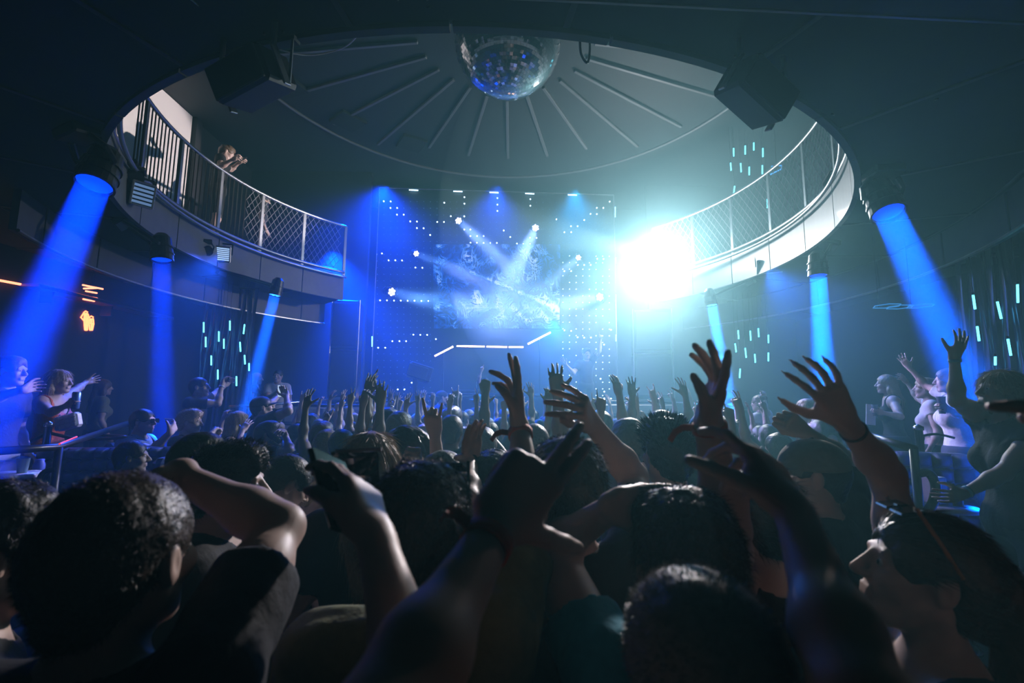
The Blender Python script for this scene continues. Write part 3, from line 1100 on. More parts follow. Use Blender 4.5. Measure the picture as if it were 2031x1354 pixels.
def rc(a, b, r1, r2=None, k=.02, tag='', flat=None, op='+'):
    return dict(t='rc', a=np.asarray(a, float), b=np.asarray(b, float), r1=r1, r2=r1 if r2 is None else r2, k=k, tag=tag, flat=flat, op=op)


def el(c, r, R=None, k=.02, tag='', op='+'):
    return dict(t='el', c=np.asarray(c, float), r=np.asarray(r, float), R=np.eye(3) if R is None else R, k=k, tag=tag, op=op)


def prim_box(p, g=0.0):
    if p['t'] == 'rc':
        r = max(p['r1'], p['r2']) + g
        if p['flat'] is not None:
            r *= max(1.0, p['flat'][1])
        return np.minimum(p['a'], p['b']) - r, np.maximum(p['a'], p['b']) + r
    e = np.abs(p['R']) @ (p['r'] + g)
    return p['c'] - e, p['c'] + e


def prim_eval(p, X, Y, Z):
    if p['t'] == 'rc':
        a, ba = p['a'], p['b'] - p['a']
        l2 = float(ba.dot(ba)) + 1e-12
        px, py, pz = X - np.float32(a[0]), Y - np.float32(a[1]), Z - np.float32(a[2])
        t = np.clip((px * np.float32(ba[0] / l2) + py * np.float32(ba[1] / l2)) + pz * np.float32(ba[2] / l2), 0, 1)
        vx, vy, vz = px - t * np.float32(ba[0]), py - t * np.float32(ba[1]), pz - t * np.float32(ba[2])
        if p['flat'] is not None:
            n, f = p['flat']
            n = np.asarray(n, float)
            w_ = (vx * np.float32(n[0]) + vy * np.float32(n[1]) + vz * np.float32(n[2])) * np.float32(1 / f - 1)
            vx, vy, vz = vx + w_ * np.float32(n[0]), vy + w_ * np.float32(n[1]), vz + w_ * np.float32(n[2])
        return np.sqrt(vx * vx + vy * vy + vz * vz) - (np.float32(p['r1']) + t * np.float32(p['r2'] - p['r1']))
    c, R, r = p['c'], p['R'], p['r']
    px, py, pz = X - np.float32(c[0]), Y - np.float32(c[1]), Z - np.float32(c[2])
    k0 = k1 = 0
    for i in range(3):
        q = px * np.float32(R[0, i]) + py * np.float32(R[1, i]) + pz * np.float32(R[2, i])
        q = q * np.float32(1 / r[i]); q *= q
        k0 = k0 + q
        k1 = k1 + q * np.float32(1 / r[i] ** 2)
    k0 = np.sqrt(k0); k1 = np.sqrt(k1)
    return k0 * (k0 - 1) / np.maximum(k1, np.float32(1e-6))


def bounds(prims, g=0.0):
    L = np.array([prim_box(p, g)[0] for p in prims]); H = np.array([prim_box(p, g)[1] for p in prims])
    return L.min(0), H.max(0)


CR = np.array(rt); CU = np.array(up); CF = np.array(fw)


def nrmz(v):
    v = np.asarray(v, float)
    return v / (np.linalg.norm(v) + 1e-12)


def on_ray(px, S, L, pick, lo=.75, hi=1.25):
    """the point on the pixel's ray at distance L from S (pick: nearer or farther root)"""
    d = nrmz(ray(*px))
    o = CAM - S
    b = o.dot(d)
    c = o.dot(o)
    perp = math.sqrt(max(0, c - b * b))
    if perp >= L:
        P = CAM - d * b
        return S + (P - S) * min(1.0, hi * L / perp) if perp > hi * L else P
    q = math.sqrt(L * L - perp * perp)
    return CAM + d * ((-b - q) if pick == 'near' else (-b + q))


def Rbasis(fwd, upv):
    f = nrmz(fwd)
    s_ = nrmz(np.cross(f, upv))
    return np.stack([s_, f, np.cross(s_, f)], 1)


POSES = {   # per finger: spread, curl1, curl2, curl3;  last: thumb spread, thumb bend
    'open': ([14, 4, -5, -15], [(6, 10, 8)] * 4, (48, 10)),
    'flat': ([6, 2, -2, -6], [(2, 4, 4)] * 4, (35, 8)),
    'relax': ([8, 2, -3, -9], [(18, 25, 18), (24, 28, 18), (28, 30, 20), (30, 32, 20)], (40, 20)),
    'claw': ([16, 5, -6, -18], [(4, 32, 26), (10, 34, 26), (14, 34, 26), (10, 30, 24)], (52, 22)),
    'fist': ([3, 1, -1, -3], [(78, 95, 60)] * 4, (20, 55)),
    'horn': ([8, 2, -2, -14], [(8, 8, 6), (75, 90, 55), (75, 90, 55), (8, 10, 6)], (15, 50)),
    'point': ([4, 1, -1, -3], [(6, 6, 5), (72, 90, 55), (76, 92, 55), (78, 92, 55)], (25, 50)),
    'two': ([10, -8, -2, -4], [(5, 6, 5), (5, 6, 5), (78, 92, 55), (80, 92, 55)], (20, 55)),
    'grip': ([4, 1, -1, -3], [(42, 48, 30), (44, 48, 30), (46, 48, 30), (48, 50, 30)], (42, 30)),
    'wave': ([10, 4, -2, -8], [(20, 14, 10), (16, 12, 10), (12, 10, 8), (8, 8, 6)], (46, 14)),
}


def rotv(v, ax, deg):
    a = math.radians(deg)
    ax = nrmz(ax)
    return v * math.cos(a) + np.cross(ax, v) * math.sin(a) + ax * ax.dot(v) * (1 - math.cos(a))


def hand_prims(W, d, t, n, pose, hs=1.0, nails=False):
    """wrist W, towards the fingers d, thumb side t, palm side n"""
    P = []
    sp, cu, th = POSES[pose] if isinstance(pose, str) else pose
    L = lambda x, y, z: W + (d * x + t * y + n * z) * hs
    bx = (.027, .009, -.010, -.028)
    ex = (.088, .092, .086, .078)
    for i in range(4):
        P.append(rc(L(.006, bx[i] * .62, 0), L(ex[i], bx[i] * 1.05, -.003), .0135 * hs, .0122 * hs, .012, 'hand'))
    P.append(rc(L(.018, .022, .010), L(.055, .030, .011), .016 * hs, .013 * hs, .014, 'hand'))
    P.append(rc(L(.015, -.022, .008), L(.06, -.026, .007), .014 * hs, .011 * hs, .014, 'hand'))
    fl = ((.045, .027, .023), (.049, .030, .024), (.046, .028, .024), (.036, .021, .021))
    tips = []
    for i in range(4):
        v = d * math.cos(math.radians(sp[i])) + t * math.sin(math.radians(sp[i]))
        ax = np.cross(v, n)
        p = L(ex[i], bx[i] * 1.05, -.003)
        r = (.0096, .0088, .0080, .0070) if i < 3 else (.0086, .0078, .0071, .0062)
        for j in range(3):
            v = rotv(v, ax, cu[i][j])
            q = p + v * fl[i][j] * hs
            P.append(rc(p, q, r[j] * hs, r[j + 1] * hs, .004, 'hand'))
            p = q
        tips.append((p, v))
        if nails:
            P.append(rc(p + v * .002, p + v * .017 - np.cross(ax, v) * .002, .0042, .0022, .003, 'hand'))
    v = nrmz(d * math.cos(math.radians(th[0])) + t * math.sin(math.radians(th[0])) + n * .25)
    p = L(.022, .026, .008)
    ax = np.cross(v, nrmz(n * .6 - t * .8))
    for j, (l, r1, r2, cb) in enumerate(((.046, .0145, .0122, 0), (.034, .0118, .0102, 1), (.027, .0102, .0080, 1))):
        v = rotv(v, ax, th[1] * cb)
        q = p + v * l * hs
        P.append(rc(p, q, r1 * hs, r2 * hs, .010 if j == 0 else .005, 'hand'))
        p = q
    tips.append((p, v))
    if nails:
        P.append(rc(p + v * .002, p + v * .016, .0048, .0025, .003, 'hand'))
    return P, tips


def noise3(X, Y, Z, f, seed=0):
    r_ = np.random.default_rng(seed)
    o = 0
    for _ in range(5):
        q = r_.normal(0, 1, 3); q = q / np.linalg.norm(q) * f * r_.uniform(.6, 1.5)
        o = o + np.sin(X * np.float32(q[0]) + Y * np.float32(q[1]) + Z * np.float32(q[2]) + np.float32(r_.uniform(0, 6)))
    return o / 5


SKINS = {
    'fair': mat('fair_skin', (.56, .40, .335), .5, noise=.12, nscale=14, bump=.12),
    'tan': mat('tan_skin', (.43, .29, .23), .5, noise=.12, nscale=14, bump=.12),
    'brown': mat('brown_skin', (.23, .145, .11), .5, noise=.12, nscale=14, bump=.12),
}
HAIRS = {
    'black': mat('black_hair', (.012, .010, .010), .45, noise=.5, nscale=90, bump=.4),
    'brown': mat('brown_hair', (.045, .028, .018), .45, noise=.5, nscale=90, bump=.4),
    'light': mat('light_brown_hair', (.13, .085, .05), .45, noise=.5, nscale=90, bump=.4),
    'blond': mat('blond_hair', (.42, .31, .19), .45, noise=.4, nscale=90, bump=.4),
    'grey': mat('grey_hair', (.24, .23, .22), .5, noise=.4, nscale=90, bump=.4),
    'red': mat('red_hair', (.22, .06, .02), .5, noise=.4, nscale=90, bump=.4),
}


def cloth(name, col, rough=.85, noise=.18):
    return mat(name, col, rough, noise=noise, nscale=60, bump=.25, sheen=.0)


TEE = {
    'black': cloth('black_cotton', (.012, .012, .014)), 'white': cloth('white_cotton', (.66, .66, .68)), 'grey': cloth('grey_cotton', (.18, .18, .19)),
    'navy': cloth('navy_cotton', (.015, .022, .06)), 'olive': cloth('olive_cotton', (.22, .23, .11)), 'teal': cloth('teal_cotton', (.02, .30, .42)),
    'orange': mat('orange_sequins', (.62, .12, .035), .35, .25, noise=.5, nscale=120, bump=.6), 'blue': cloth('pale_blue_cotton', (.28, .38, .62)),
    'red': cloth('red_cotton', (.36, .05, .03)), 'charcoal': cloth('charcoal_cotton', (.04, .042, .045)), 'denim': cloth('dark_denim', (.03, .045, .09)),
}
EYEW = mat('eye_white', (.7, .69, .67), .2, noise=.02, nscale=30)
PEOPLE = []


def person(head, yaw=0, floor=0.0, sex='m', skin='fair', hair=('short', 'brown'), top=('tee', 'black'), bottom=('trousers', 'black'),
           hrot=(0, 0, 0), L=None, R=None, label='', group=None, res=(.012, .006), name='person', s=None, build=1.0, cat='person',
           lean=(0, 0), eyes=False, strands=0, folds=0.0, shoes=False, stoop=0.0, seed=1, shade=None):
    """head: pixel x, y of the head's centre and its distance into the room (or a world point with None);
    yaw: way faced, 0 = towards the stage, 90 = to the right; hrot: head yaw, pitch up, roll"""
    fem = sex == 'f'
    H = at(*head) if head[2] is not None else np.asarray(head[0], float)
    ya = math.radians(yaw)
    f = np.array([math.sin(ya), math.cos(ya), 0])
    sd = np.array([math.cos(ya), -math.sin(ya), 0])            # the person's right
    uz = np.array([0, 0, 1.0])
    if s is None:
        s = float(np.clip((H[2] + .118 - floor + stoop) / 1.75, .84, 1.09))
    hs = s ** .5
    hy, hp, hr = hrot
    hf = rotv(f, uz, -hy)
    hsd = rotv(sd, uz, -hy)
    hf2 = rotv(hf, hsd, hp)
    hu = np.cross(hsd, hf2)
    hsd = rotv(hsd, hf2, hr); hu = rotv(hu, hf2, hr)
    HR = np.stack([hsd, hf2, hu], 1)
    g = .94 if fem else 1.0
    hl = lambda x, y, z: H + HR @ (np.array([x, y, z]) * hs * g)
    hq = hs * g
    P = []
    # --- head
    P.append(el(hl(0, -.012, .030), np.array([.076, .097, .087]) * hq, HR, .02, 'head'))
    P.append(el(hl(0, .030, -.036), np.array([.058, .064, .078]) * hq, HR, .03, 'head'))
    for sg in (-1, 1):
        P.append(rc(hl(sg * .050, .0, -.050), hl(sg * .022, .066, -.094), .024 * hq, .018 * hq, .025, 'head'))
        P.append(el(hl(sg * .040, .062, -.022), np.array([.026, .028, .026]) * hq, HR, .02, 'head'))
    P.append(el(hl(0, .074, -.099), np.array([.022, .018, .016]) * hq, HR, .018, 'head'))
    P.append(rc(hl(-.036, .080, .026), hl(.036, .080, .026), .012 * hq, .012 * hq, .012, 'head'))
    for sg in (-1, 1):
        P.append(el(hl(sg * .031, .100, .008), np.array([.016, .014, .011]) * hq, HR, .012, 'head', '-'))
        P.append(el(hl(sg * .031, .078, .008), np.array([.0135, .0135, .0125]) * hq, HR, .004, 'head'))
    P.append(rc(hl(0, .093, .016), hl(0, .116, -.022), .0085 * hq, .0125 * hq, .010, 'head'))
    for sg in (-1, 1):
        P.append(el(hl(sg * .013, .103, -.026), np.array([.010, .012, .009]) * hq, HR, .006, 'head'))
    P.append(rc(hl(-.019, .091, -.053), hl(.019, .091, -.053), .0075 * hq, None, .006, 'head'))
    P.append(rc(hl(-.016, .090, -.065), hl(.016, .090, -.065), .0085 * hq, None, .006, 'head'))
    P.append(rc(hl(-.018, .103, -.0592), hl(.018, .103, -.0592), .0035 * hq, None, .003, 'head', None, '-'))
    for sg in (-1, 1):
        P.append(el(hl(sg * .079, -.006, -.004), np.array([.010, .019, .031]) * hq, HR, .006, 'head'))
        P.append(el(hl(sg * .090, .000, -.002), np.array([.007, .010, .018]) * hq, HR, .004, 'head', '-'))
    # --- trunk
    nb = H + hu * (-.09 * hs) - hf2 * (.020 * hs) - uz * (.075 * s) - f * (.012 * s)          # root of the neck
    nb = nb * 1.0
    base = np.array([nb[0] - f[0] * .01, nb[1] - f[1] * .01, floor])
    base[:2] -= (f * lean[0] + sd * lean[1])[:2]
    top_z = nb[2]
    zs = (top_z - floor) / 1.455
    pel = np.array([base[0], base[1], floor + .95 * zs])
    up_t = nrmz(nb - pel)
    tp = lambda x, y, z: pel + (sd * x + f * y) * s + up_t * ((z - .95) * np.linalg.norm(nb - pel) / .505)
    TR = np.stack([sd, nrmz(np.cross(up_t, sd)), up_t], 1)
    w_ = build * (.88 if fem else 1.0)
    nk = (.044 if fem else .054) * s
    P.append(rc(hl(0, -.022, -.045), nb, nk, nk * 1.08, .03, 'neck'))
    shw = (.158 if fem else .180) * build ** .5
    arms = {}
    for side, sg, A in (('L', -1, L), ('R', 1, R)):
        sh = tp(sg * shw, -.005, 1.405)
        Lu, Lf = (.275 if fem else .295) * s, (.235 if fem else .255) * s
        if A is None:
            E_ = sh + sd * sg * .06 * s - f * .03 * s - uz * .27 * s
            W = E_ + f * .10 * s - uz * .215 * s + sd * sg * .01
            hd = nrmz(W - E_)
            t = nrmz(f + sd * sg * -.2); n_ = -sd * sg
            pose = 'relax'
        else:
            # raised shoulders lift and come in
            if 'E' in A:
                E_ = np.asarray(A['E'], float)
            else:
                E_ = on_ray(A['elbow'], sh, Lu, A.get('e', 'near'))
            lift = np.clip((E_ - sh)[2] / Lu, -1, 1)
            if lift > -.2:
                sh = sh + uz * (.075 * (lift + .2)) * s - sd * sg * .02 * (lift + .2) * s
                if 'E' not in A:
                    E_ = on_ray(A['elbow'], sh, Lu, A.get('e', 'near'))
            W = np.asarray(A['W'], float) if 'W' in A else on_ray(A['wrist'], E_, Lf, A.get('w', 'near'))
            if 'hd' in A:
                hd = nrmz(A['hd'])
            else:
                hp_ = on_ray(A['hand'], W, .10 * s, A.get('h', 'near'))
                hd = nrmz(hp_ - W)
            tv = A.get('thumb', (-sg, 0))
            tv = CR * tv[0] + CU * tv[1] if len(tv) == 2 else np.asarray(tv, float)
            t = nrmz(tv - hd * tv.dot(hd))
            n_ = np.cross(hd, t)
            look = A.get('palm', 'away')
            ref = (CF if look == 'away' else -CF) if isinstance(look, str) else np.asarray(look, float)
            if n_.dot(ref) < 0: n_ = -n_
            pose = A.get('pose', 'open')
        ah = (.86 if fem else 1.0) * s * (A or {}).get('size', 1.0)
        aw = (.84 if fem else 1.0) * s * build ** .5 * (A or {}).get('thick', 1.0)
        P.append(el(sh, np.array([.054, .054, .058]) * aw, None, .05, 'sho' + side))
        P.append(rc(sh, E_, .050 * aw, .040 * aw, .03, 'uarm' + side))
        mid_ = sh + (E_ - sh) * .5
        P.append(rc(mid_ - (E_ - sh) * .15, mid_ + (E_ - sh) * .15, .047 * aw, .045 * aw, .04, 'uarm' + side))
        fa = E_ + (W - E_) * .28
        P.append(rc(E_, fa, .037 * aw, .041 * aw, .03, 'farm' + side))
        P.append(rc(fa, W, .040 * aw, .0245 * aw, .03, 'farm' + side))
        P.append(rc(W - hd * .012, W + hd * .014, .0245 * aw, .024 * aw, .02, 'farm' + side, (n_, .78)))
        hp_, tips = hand_prims(W, hd, t, n_, pose, ah, (A or {}).get('nails', False))
        P += hp_
        arms[side] = dict(sh=sh, E=E_, W=W, hd=hd, t=t, n=n_, tips=tips, palm=W + hd * .075 * ah + n_ * .03 * ah, s=ah, aw=aw)
    P.append(rc(tp(-shw * .72, -.004, 1.40), tp(shw * .72, -.004, 1.40), .062 * s, .062 * s, .06, 'torso'))
    for sg in (-1, 1):
        P.append(rc(nb - uz * .01, tp(sg * shw * .78, -.012, 1.425), .046 * s, .044 * s, .05, 'torso'))
    P.append(el(tp(0, .005, 1.28), np.array([.158 * w_, .105 * w_, .175]) * s, TR, .06, 'torso'))
    P.append(el(tp(0, .0, 1.09), np.array([.135 * w_, .095 * w_, .17]) * s, TR, .06, 'torso'))
    P.append(el(tp(0, -.005, .94), np.array([.165 * (1.06 if fem else 1) * build, .115 * build, .12]) * s, TR, .06, 'hip'))
    if fem:
        for sg in (-1, 1):
            P.append(el(tp(sg * .072, .085, 1.255), np.array([.062, .058, .060]) * s, TR, .04, 'torso'))
    for sg in (-1, 1):
        hip = tp(sg * .088, -.005, .91)
        kn = np.array([*(base + (sd * sg * .10 + f * .02) * s)[:2], floor + .50 * zs])
        an = np.array([*(base + (sd * sg * .11 - f * .015) * s)[:2], floor + .085 * zs])
        P.append(rc(hip, kn, .082 * s * build ** .5, .054 * s, .04, 'leg'))
        P.append(rc(kn, kn * .62 + an * .38 - f * .012 * s, .052 * s, .054 * s, .03, 'shin'))
        P.append(rc(kn * .62 + an * .38 - f * .012 * s, an, .053 * s, .036 * s, .03, 'shin'))
        heel = an - uz * (.05 * zs) - f * .03 * s
        toe = an + f * .16 * s - uz * (.062 * zs) + sd * sg * .02
        P.append(rc(heel, toe, .032 * s, .022 * s, .03, 'foot'))
        P.append(rc(an, an - uz * .045 * zs, .035 * s, .035 * s, .02, 'foot'))
    # --- mesh it
    lo, hi = bounds(P, .03)
    fine_boxes = [bounds([p for p in P if p['tag'] == 'head'], .01)]
    for sd_, A in (('L', L), ('R', R)):
        if A is not None:
            wv_ = arms[sd_]['W']
            fine_boxes.append((wv_ - .17 * s, wv_ + .17 * s))
    F_ = Field(lo, hi, res[0], res[1], fine_boxes)
    for p in P:
        F_.add(p)
    V, Q4 = F_.mesh(name)
    me = raw_mesh(name, V - base, Q4)
    me.materials.append(SKINS[skin])
    ob = bpy.data.objects.new(name, me)
    COL.objects.link(ob)
    ob.location = Vector(base)
    tag(ob, label, cat, group)

    def child(nm, VF, m, tri=None, smooth=True, lab=None):
        if VF is None:
            return None
        me_ = raw_mesh(nm, np.asarray(VF[0]) - base, VF[1], tri, smooth)
        me_.materials.append(m)
        o_ = bpy.data.objects.new(nm, me_)
        COL.objects.link(o_)
        o_.parent = ob
        if lab: o_['label'] = lab
        return o_

    # --- clothing
    kind, cm = top
    cmat = TEE[cm] if isinstance(cm, str) else cm
    tg = ['torso', 'hip']
    slv = {'tee': .62, 'short': .34, 'long': 1.0, 'loose': .62, 'crop': .3}.get(kind, 0)
    infl = .014 * s if kind != 'loose' else .022 * s
    CP = [p for p in P if p['tag'] in tg]
    if kind == 'dress':
        CP = CP + [p for p in P if p['tag'] == 'leg']
    SL = {q: [p for p in P if slv and (p['tag'] in ('sho' + q, 'uarm' + q) or (slv >= 1 and p['tag'] == 'farm' + q))] for q in 'LR'}
    r_ = max(res[0] * .8, res[1])
    lo, hi = bounds(CP + SL['L'] + SL['R'], infl + .04)
    hem = {'dress': .62, 'crop': 1.08}.get(kind, .86)
    lo[2] = max(lo[2], floor + hem * zs - .03)
    CF_ = Field(lo, hi, r_)
    for p in CP:
        CF_.add(p, infl, k=max(p['k'], .045))
    for q in 'LR':
        if not SL[q]:
            continue
        a_ = arms[q]
        SF = Field(lo, hi, r_)
        for p in SL[q]:
            SF.add(p, infl * .8 + (.006 * s if p['tag'][:4] == 'uarm' else 0), k=max(p['k'], .04))
        if slv < 1:
            v = nrmz(a_['E'] - a_['sh']); c_ = a_['sh'] + (a_['E'] - a_['sh']) * slv
        else:
            v = nrmz(a_['W'] - a_['E']); c_ = a_['W'] - v * .02
        SF.plane(c_, v)
        kk = np.float32(.035)
        h = np.maximum(kk - np.abs(CF_.d - SF.d), 0) / kk
        CF_.d = np.minimum(CF_.d, SF.d) - h * h * kk * np.float32(.25)
    if folds:
        X, Y, Z = CF_.all()
        nn = noise3(X, Y, Z * .55, 42, seed) + .6 * noise3(X, Y, Z, 95, seed + 3)
        CF_.d = CF_.d + np.float32(folds) * nn.astype(np.float32)
    nrad = {'tank': .105, 'dress': .115, 'crop': .10}.get(kind, .068) * s
    CF_.add(rc(nb + uz * .12 * s + f * .03 * s, nb + f * (.03 if kind in ('tank', 'dress') else .012) * s - uz * ({'tank': .05, 'dress': .07}.get(kind, .0)) * s, nrad, None, .01, '', None, '-'))
    if not slv:
        for sd_, sg in (('L', -1), ('R', 1)):
            CF_.add(el(tp(sg * (shw + .035), 0, 1.40), np.array([.075, .12, .115]) * s, TR, .01, '', '-'))
    CF_.plane((0, 0, floor + hem * zs), (0, 0, -1))
    child({'dress': 'dress', 'tank': 'tank_top', 'crop': 'crop_top'}.get(kind, 'shirt'), CF_.mesh('shirt'), cmat)
    if bottom is not None:
        bk, bm = bottom
        bmat = TEE[bm] if isinstance(bm, str) else bm
        BP = [p for p in P if p['tag'] in ('hip', 'leg') or (bk == 'trousers' and p['tag'] == 'shin')]
        lo, hi = bounds(BP, .05)
        cut = floor + {'trousers': .07, 'shorts': .52, 'hotpants': .70, 'skirt': .58}[bk] * zs
        lo[2] = cut - .03
        BF = Field(lo, hi, max(r_, .011))
        for p in BP:
            BF.add(p, (.011 if bk == 'hotpants' else .018) * s, k=p['k'] if bk != 'skirt' else .12)
        BF.plane((0, 0, cut), (0, 0, -1))
        BF.plane((0, 0, floor + 1.0 * zs), (0, 0, 1))
        child('shorts' if bk in ('shorts', 'hotpants') else bk, BF.mesh('trousers'), bmat)
    if shoes:
        SP = [p for p in P if p['tag'] == 'foot']
        lo, hi = bounds(SP, .03)
        SF = Field(lo, hi, .009)
        for p in SP: SF.add(p, .008)
        SF.plane((0, 0, floor + .11), (0, 0, 1))
        SF.plane((0, 0, floor + .002), (0, 0, -1))
        V_, Q_ = SF.mesh('shoes')
        child('shoes', (V_, Q_), TEE['white'] if shoes == 'white' else TEE['black'])
    # --- hair
    hk, hc = hair
    if hk != 'bald':
        hr_ = res[1] if res[1] < .009 else .009
        grow = {'buzz': .003, 'short': .012, 'crop': .008, 'quiff': .014, 'spiky': .014, 'long': .012, 'pony': .010, 'bun': .010, 'curly': .026, 'cap': .006}[hk] * hq
        HP = [el(hl(0, -.014, .032), np.array([.079, .100, .089]) * hq, HR, .02)]
        HP.append(rc(hl(0, -.062, .0), hl(0, -.058, -.055), .052 * hq, .040 * hq, .03))
        if hk in ('quiff', 'spiky', 'short'):
            HP.append(el(hl(0, .035 if hk != 'short' else .015, .088), np.array([.060, .062, .038 if hk != 'short' else .03]) * hq, HR, .03))
        lng = hk in ('long', 'pony')
        extra = []
        if hk == 'long':
            for sg in (-1, 1):
                p0, p1, p2 = hl(sg * .066, -.020, .03), hl(sg * .078, -.030, -.08), nb + sd * sg * .085 * s - f * .03 * s - uz * .06 * s
                extra += [rc(p0, p1, .030 * hq, .033 * hq, .03), rc(p1, p2, .034 * hq, .026 * s, .03), rc(p2, p2 - uz * .11 * s + f * .01, .028 * s, .014 * s, .03)]
            p0, p1 = hl(0, -.075, .02), nb - f * .075 * s - uz * .04 * s
            extra += [rc(p0, p1, .05 * hq, .055 * s, .03), rc(p1, p1 - uz * .17 * s, .058 * s, .035 * s, .03)]
        if hk == 'pony':
            p0 = hl(0, -.11, .05); p1 = hl(0, -.15, -.0); p2 = nb - f * .10 * s - uz * .03 * s
            extra += [rc(p0, p1, .024 * hq, .030 * hq, .02), rc(p1, p2, .030 * hq, .024 * s, .03), rc(p2, p2 - uz * .13 * s, .024 * s, .010 * s, .03)]
        if hk == 'bun':
            extra += [el(hl(0, -.095, .075), np.array([.038, .036, .036]) * hq, HR, .015)]
        lo, hi = bounds(HP + extra, grow + .03)
        HF = Field(lo, hi, hr_)
        for p in HP: HF.add(p, grow)
        # clear the face and the ears, level the nape
        HF.add(el(hl(0, .092, -.035), np.array([.066, .052, .086]) * hq, HR, .01, '', '-'))
        HF.add(rc(hl(0, .12, -.10), hl(0, .12, .030), .052 * hq, .042 * hq, .01, '', None, '-'))
        if hk not in ('long',):
            for sg in (-1, 1):
                HF.add(el(hl(sg * .085, .022, -.048), np.array([.034, .052, .056]) * hq, HR, .008, '', '-'))
                HF.add(el(hl(sg * .088, -.004, -.006), np.array([.022, .024, .032]) * hq, HR, .006, '', '-'))
            HF.add(el(hl(0, -.03, -.135), np.array([.12, .12, .058]) * hq, HR, .01, '', '-'))
        for p in extra: HF.add(p, .004)
        X, Y, Z = HF.all()
        amp = {'buzz': .0015, 'short': .006, 'crop': .003, 'quiff': .004, 'spiky': .011, 'long': .005, 'pony': .004, 'bun': .004, 'curly': .013, 'cap': .001}[hk]
        fz_ = 110 if hk not in ('curly', 'spiky') else 75
        HF.d = HF.d + (np.float32(amp * .8) * noise3(X, Y, Z * (.35 if lng else .8), fz_, seed + 9) + np.float32(amp * .4) * noise3(X, Y, Z * (.3 if lng else 1), fz_ * 2.1, seed + 5)).astype(np.float32)
        VQ = HF.mesh('hair')
        V, Q4 = VQ
        T3 = None
        if strands or hk == 'spiky':
            ns = strands or 260
            VV = V
            # normals from the quads
            a, b_, c = VV[Q4[:, 0]], VV[Q4[:, 1]], VV[Q4[:, 2]]
            fn = np.cross(b_ - a, c - a)
            vn = np.zeros_like(VV)
            for q in range(4): np.add.at(vn, Q4[:, q], fn)
            vn /= np.linalg.norm(vn, axis=1, keepdims=True) + 1e-9
            out = (((VV - H) * vn).sum(1) > 0) & (((VV - H) @ hf2 < .045 * hq) | ((VV - H) @ hu > .055 * hq))
            r2 = np.random.default_rng(seed + 21)
            ids = r2.choice(np.where(out)[0], ns)
            p0 = VV[ids] - vn[ids] * .002 + r2.normal(0, .0015, (ns, 3)).astype(np.float32)
            nrm_ = vn[ids]
            ln, wd, lift, grav = {'buzz': (.007, .0005, 1.0, 0), 'crop': (.008, .0005, .45, .4), 'short': (.020, .0006, .22, .5), 'quiff': (.026, .0007, .22, .2), 'spiky': (.032, .0022, 1.0, 0), 'long': (.075, .0009, .03, 1.0), 'pony': (.04, .0007, .03, .2), 'bun': (.035, .0007, .03, .2), 'curly': (.03, .0009, .8, 0), 'cap': (.01, .0005, .5, .5)}[hk]
            dn = np.array([0, 0, -1.0]) * grav - hf2 * ({'pony': 1.2, 'bun': 1.2}.get(hk, .5 if grav and not lng else 0)) + (hf2 * .8 + uz * .4 if hk == 'quiff' else 0)
            dv = nrm_ * lift + dn[None] * (.6 if not lng else 1.0) + r2.normal(0, .22 if not lng else .07, (ns, 3))
            if hk == 'spiky':
                tu = ((p0 - H) @ hu) > .03
                dv = dv + hu[None] * .5
                ln = np.where(tu, ln, ln * .18)[:, None]
            # keep strands on the surface
            comp = (dv * nrm_).sum(1, keepdims=True)
            cl = np.clip(comp, .03 if lng else .10, .07 if lng else 9)
            dv = dv + nrm_ * (cl - comp)
            dv /= np.linalg.norm(dv, axis=1, keepdims=True)
            sdv = np.cross(dv, r2.normal(0, 1, (ns, 3))); sdv /= np.linalg.norm(sdv, axis=1, keepdims=True) + 1e-9
            lr = ln * r2.uniform(.6, 1.2, (ns, 1))
            pm_ = p0 + dv * lr * .55
            p1 = p0 + dv * lr + (np.array([0, 0, -1.0]) * grav * (.35 if not lng else .15)) * lr
            SV = np.concatenate([p0 - sdv * wd, p0 + sdv * wd, pm_ - sdv * wd * .8, pm_ + sdv * wd * .8, p1]).astype(np.float32)
            n0 = len(V); ar = np.arange(ns)
            Q4 = np.concatenate([Q4, np.stack([n0 + ar, n0 + ns + ar, n0 + 3 * ns + ar, n0 + 2 * ns + ar], 1)])
            T3 = np.stack([n0 + 2 * ns + ar, n0 + 3 * ns + ar, n0 + 4 * ns + ar], 1)
            V = np.concatenate([V, SV])
        child('hair', (V, Q4), HAIRS[hc] if isinstance(hc, str) else hc, T3)
    if eyes:
        for sg in (-1, 1):
            m_ = MB().lathe([(0, -.0125 * hq)] + [(.0125 * hq * math.sin(PI * k / 8), -.0125 * hq * math.cos(PI * k / 8)) for k in range(1, 8)] + [(0, .0125 * hq)], hl(sg * .031, .0792, .008), hf2, 12)
            o_ = m_.build('eye', EYEW, None, True)
            o_.data.transform(Matrix.Translation(-Vector(base))); o_.parent = ob
            m_ = MB().lathe([(.0055 * hq, 0), (.003 * hq, .0012), (0, .0014)], hl(sg * .031, .0792 + .0122, .008), hf2, 10)
            i_ = m_.build('iris', BLACK, None, True)
            i_.data.transform(Matrix.Translation(-Vector(base))); i_.parent = o_
    fig = dict(ob=ob, base=base, H=H, HR=HR, hl=hl, hq=hq, arms=arms, child=child, tp=tp, s=s, nb=nb, f=f, sd=sd, TR=TR)
    PEOPLE.append(fig)
    return fig


def add_mb(fig, mb, name, m, label=None, smooth=False):
    """a worn thing: a child of the person"""
    o_ = mb.build(name, m, None, smooth)
    o_.data.transform(Matrix.Translation(-Vector(fig['base'])))
    o_.parent = fig['ob']
    if label: o_['label'] = label
    return o_


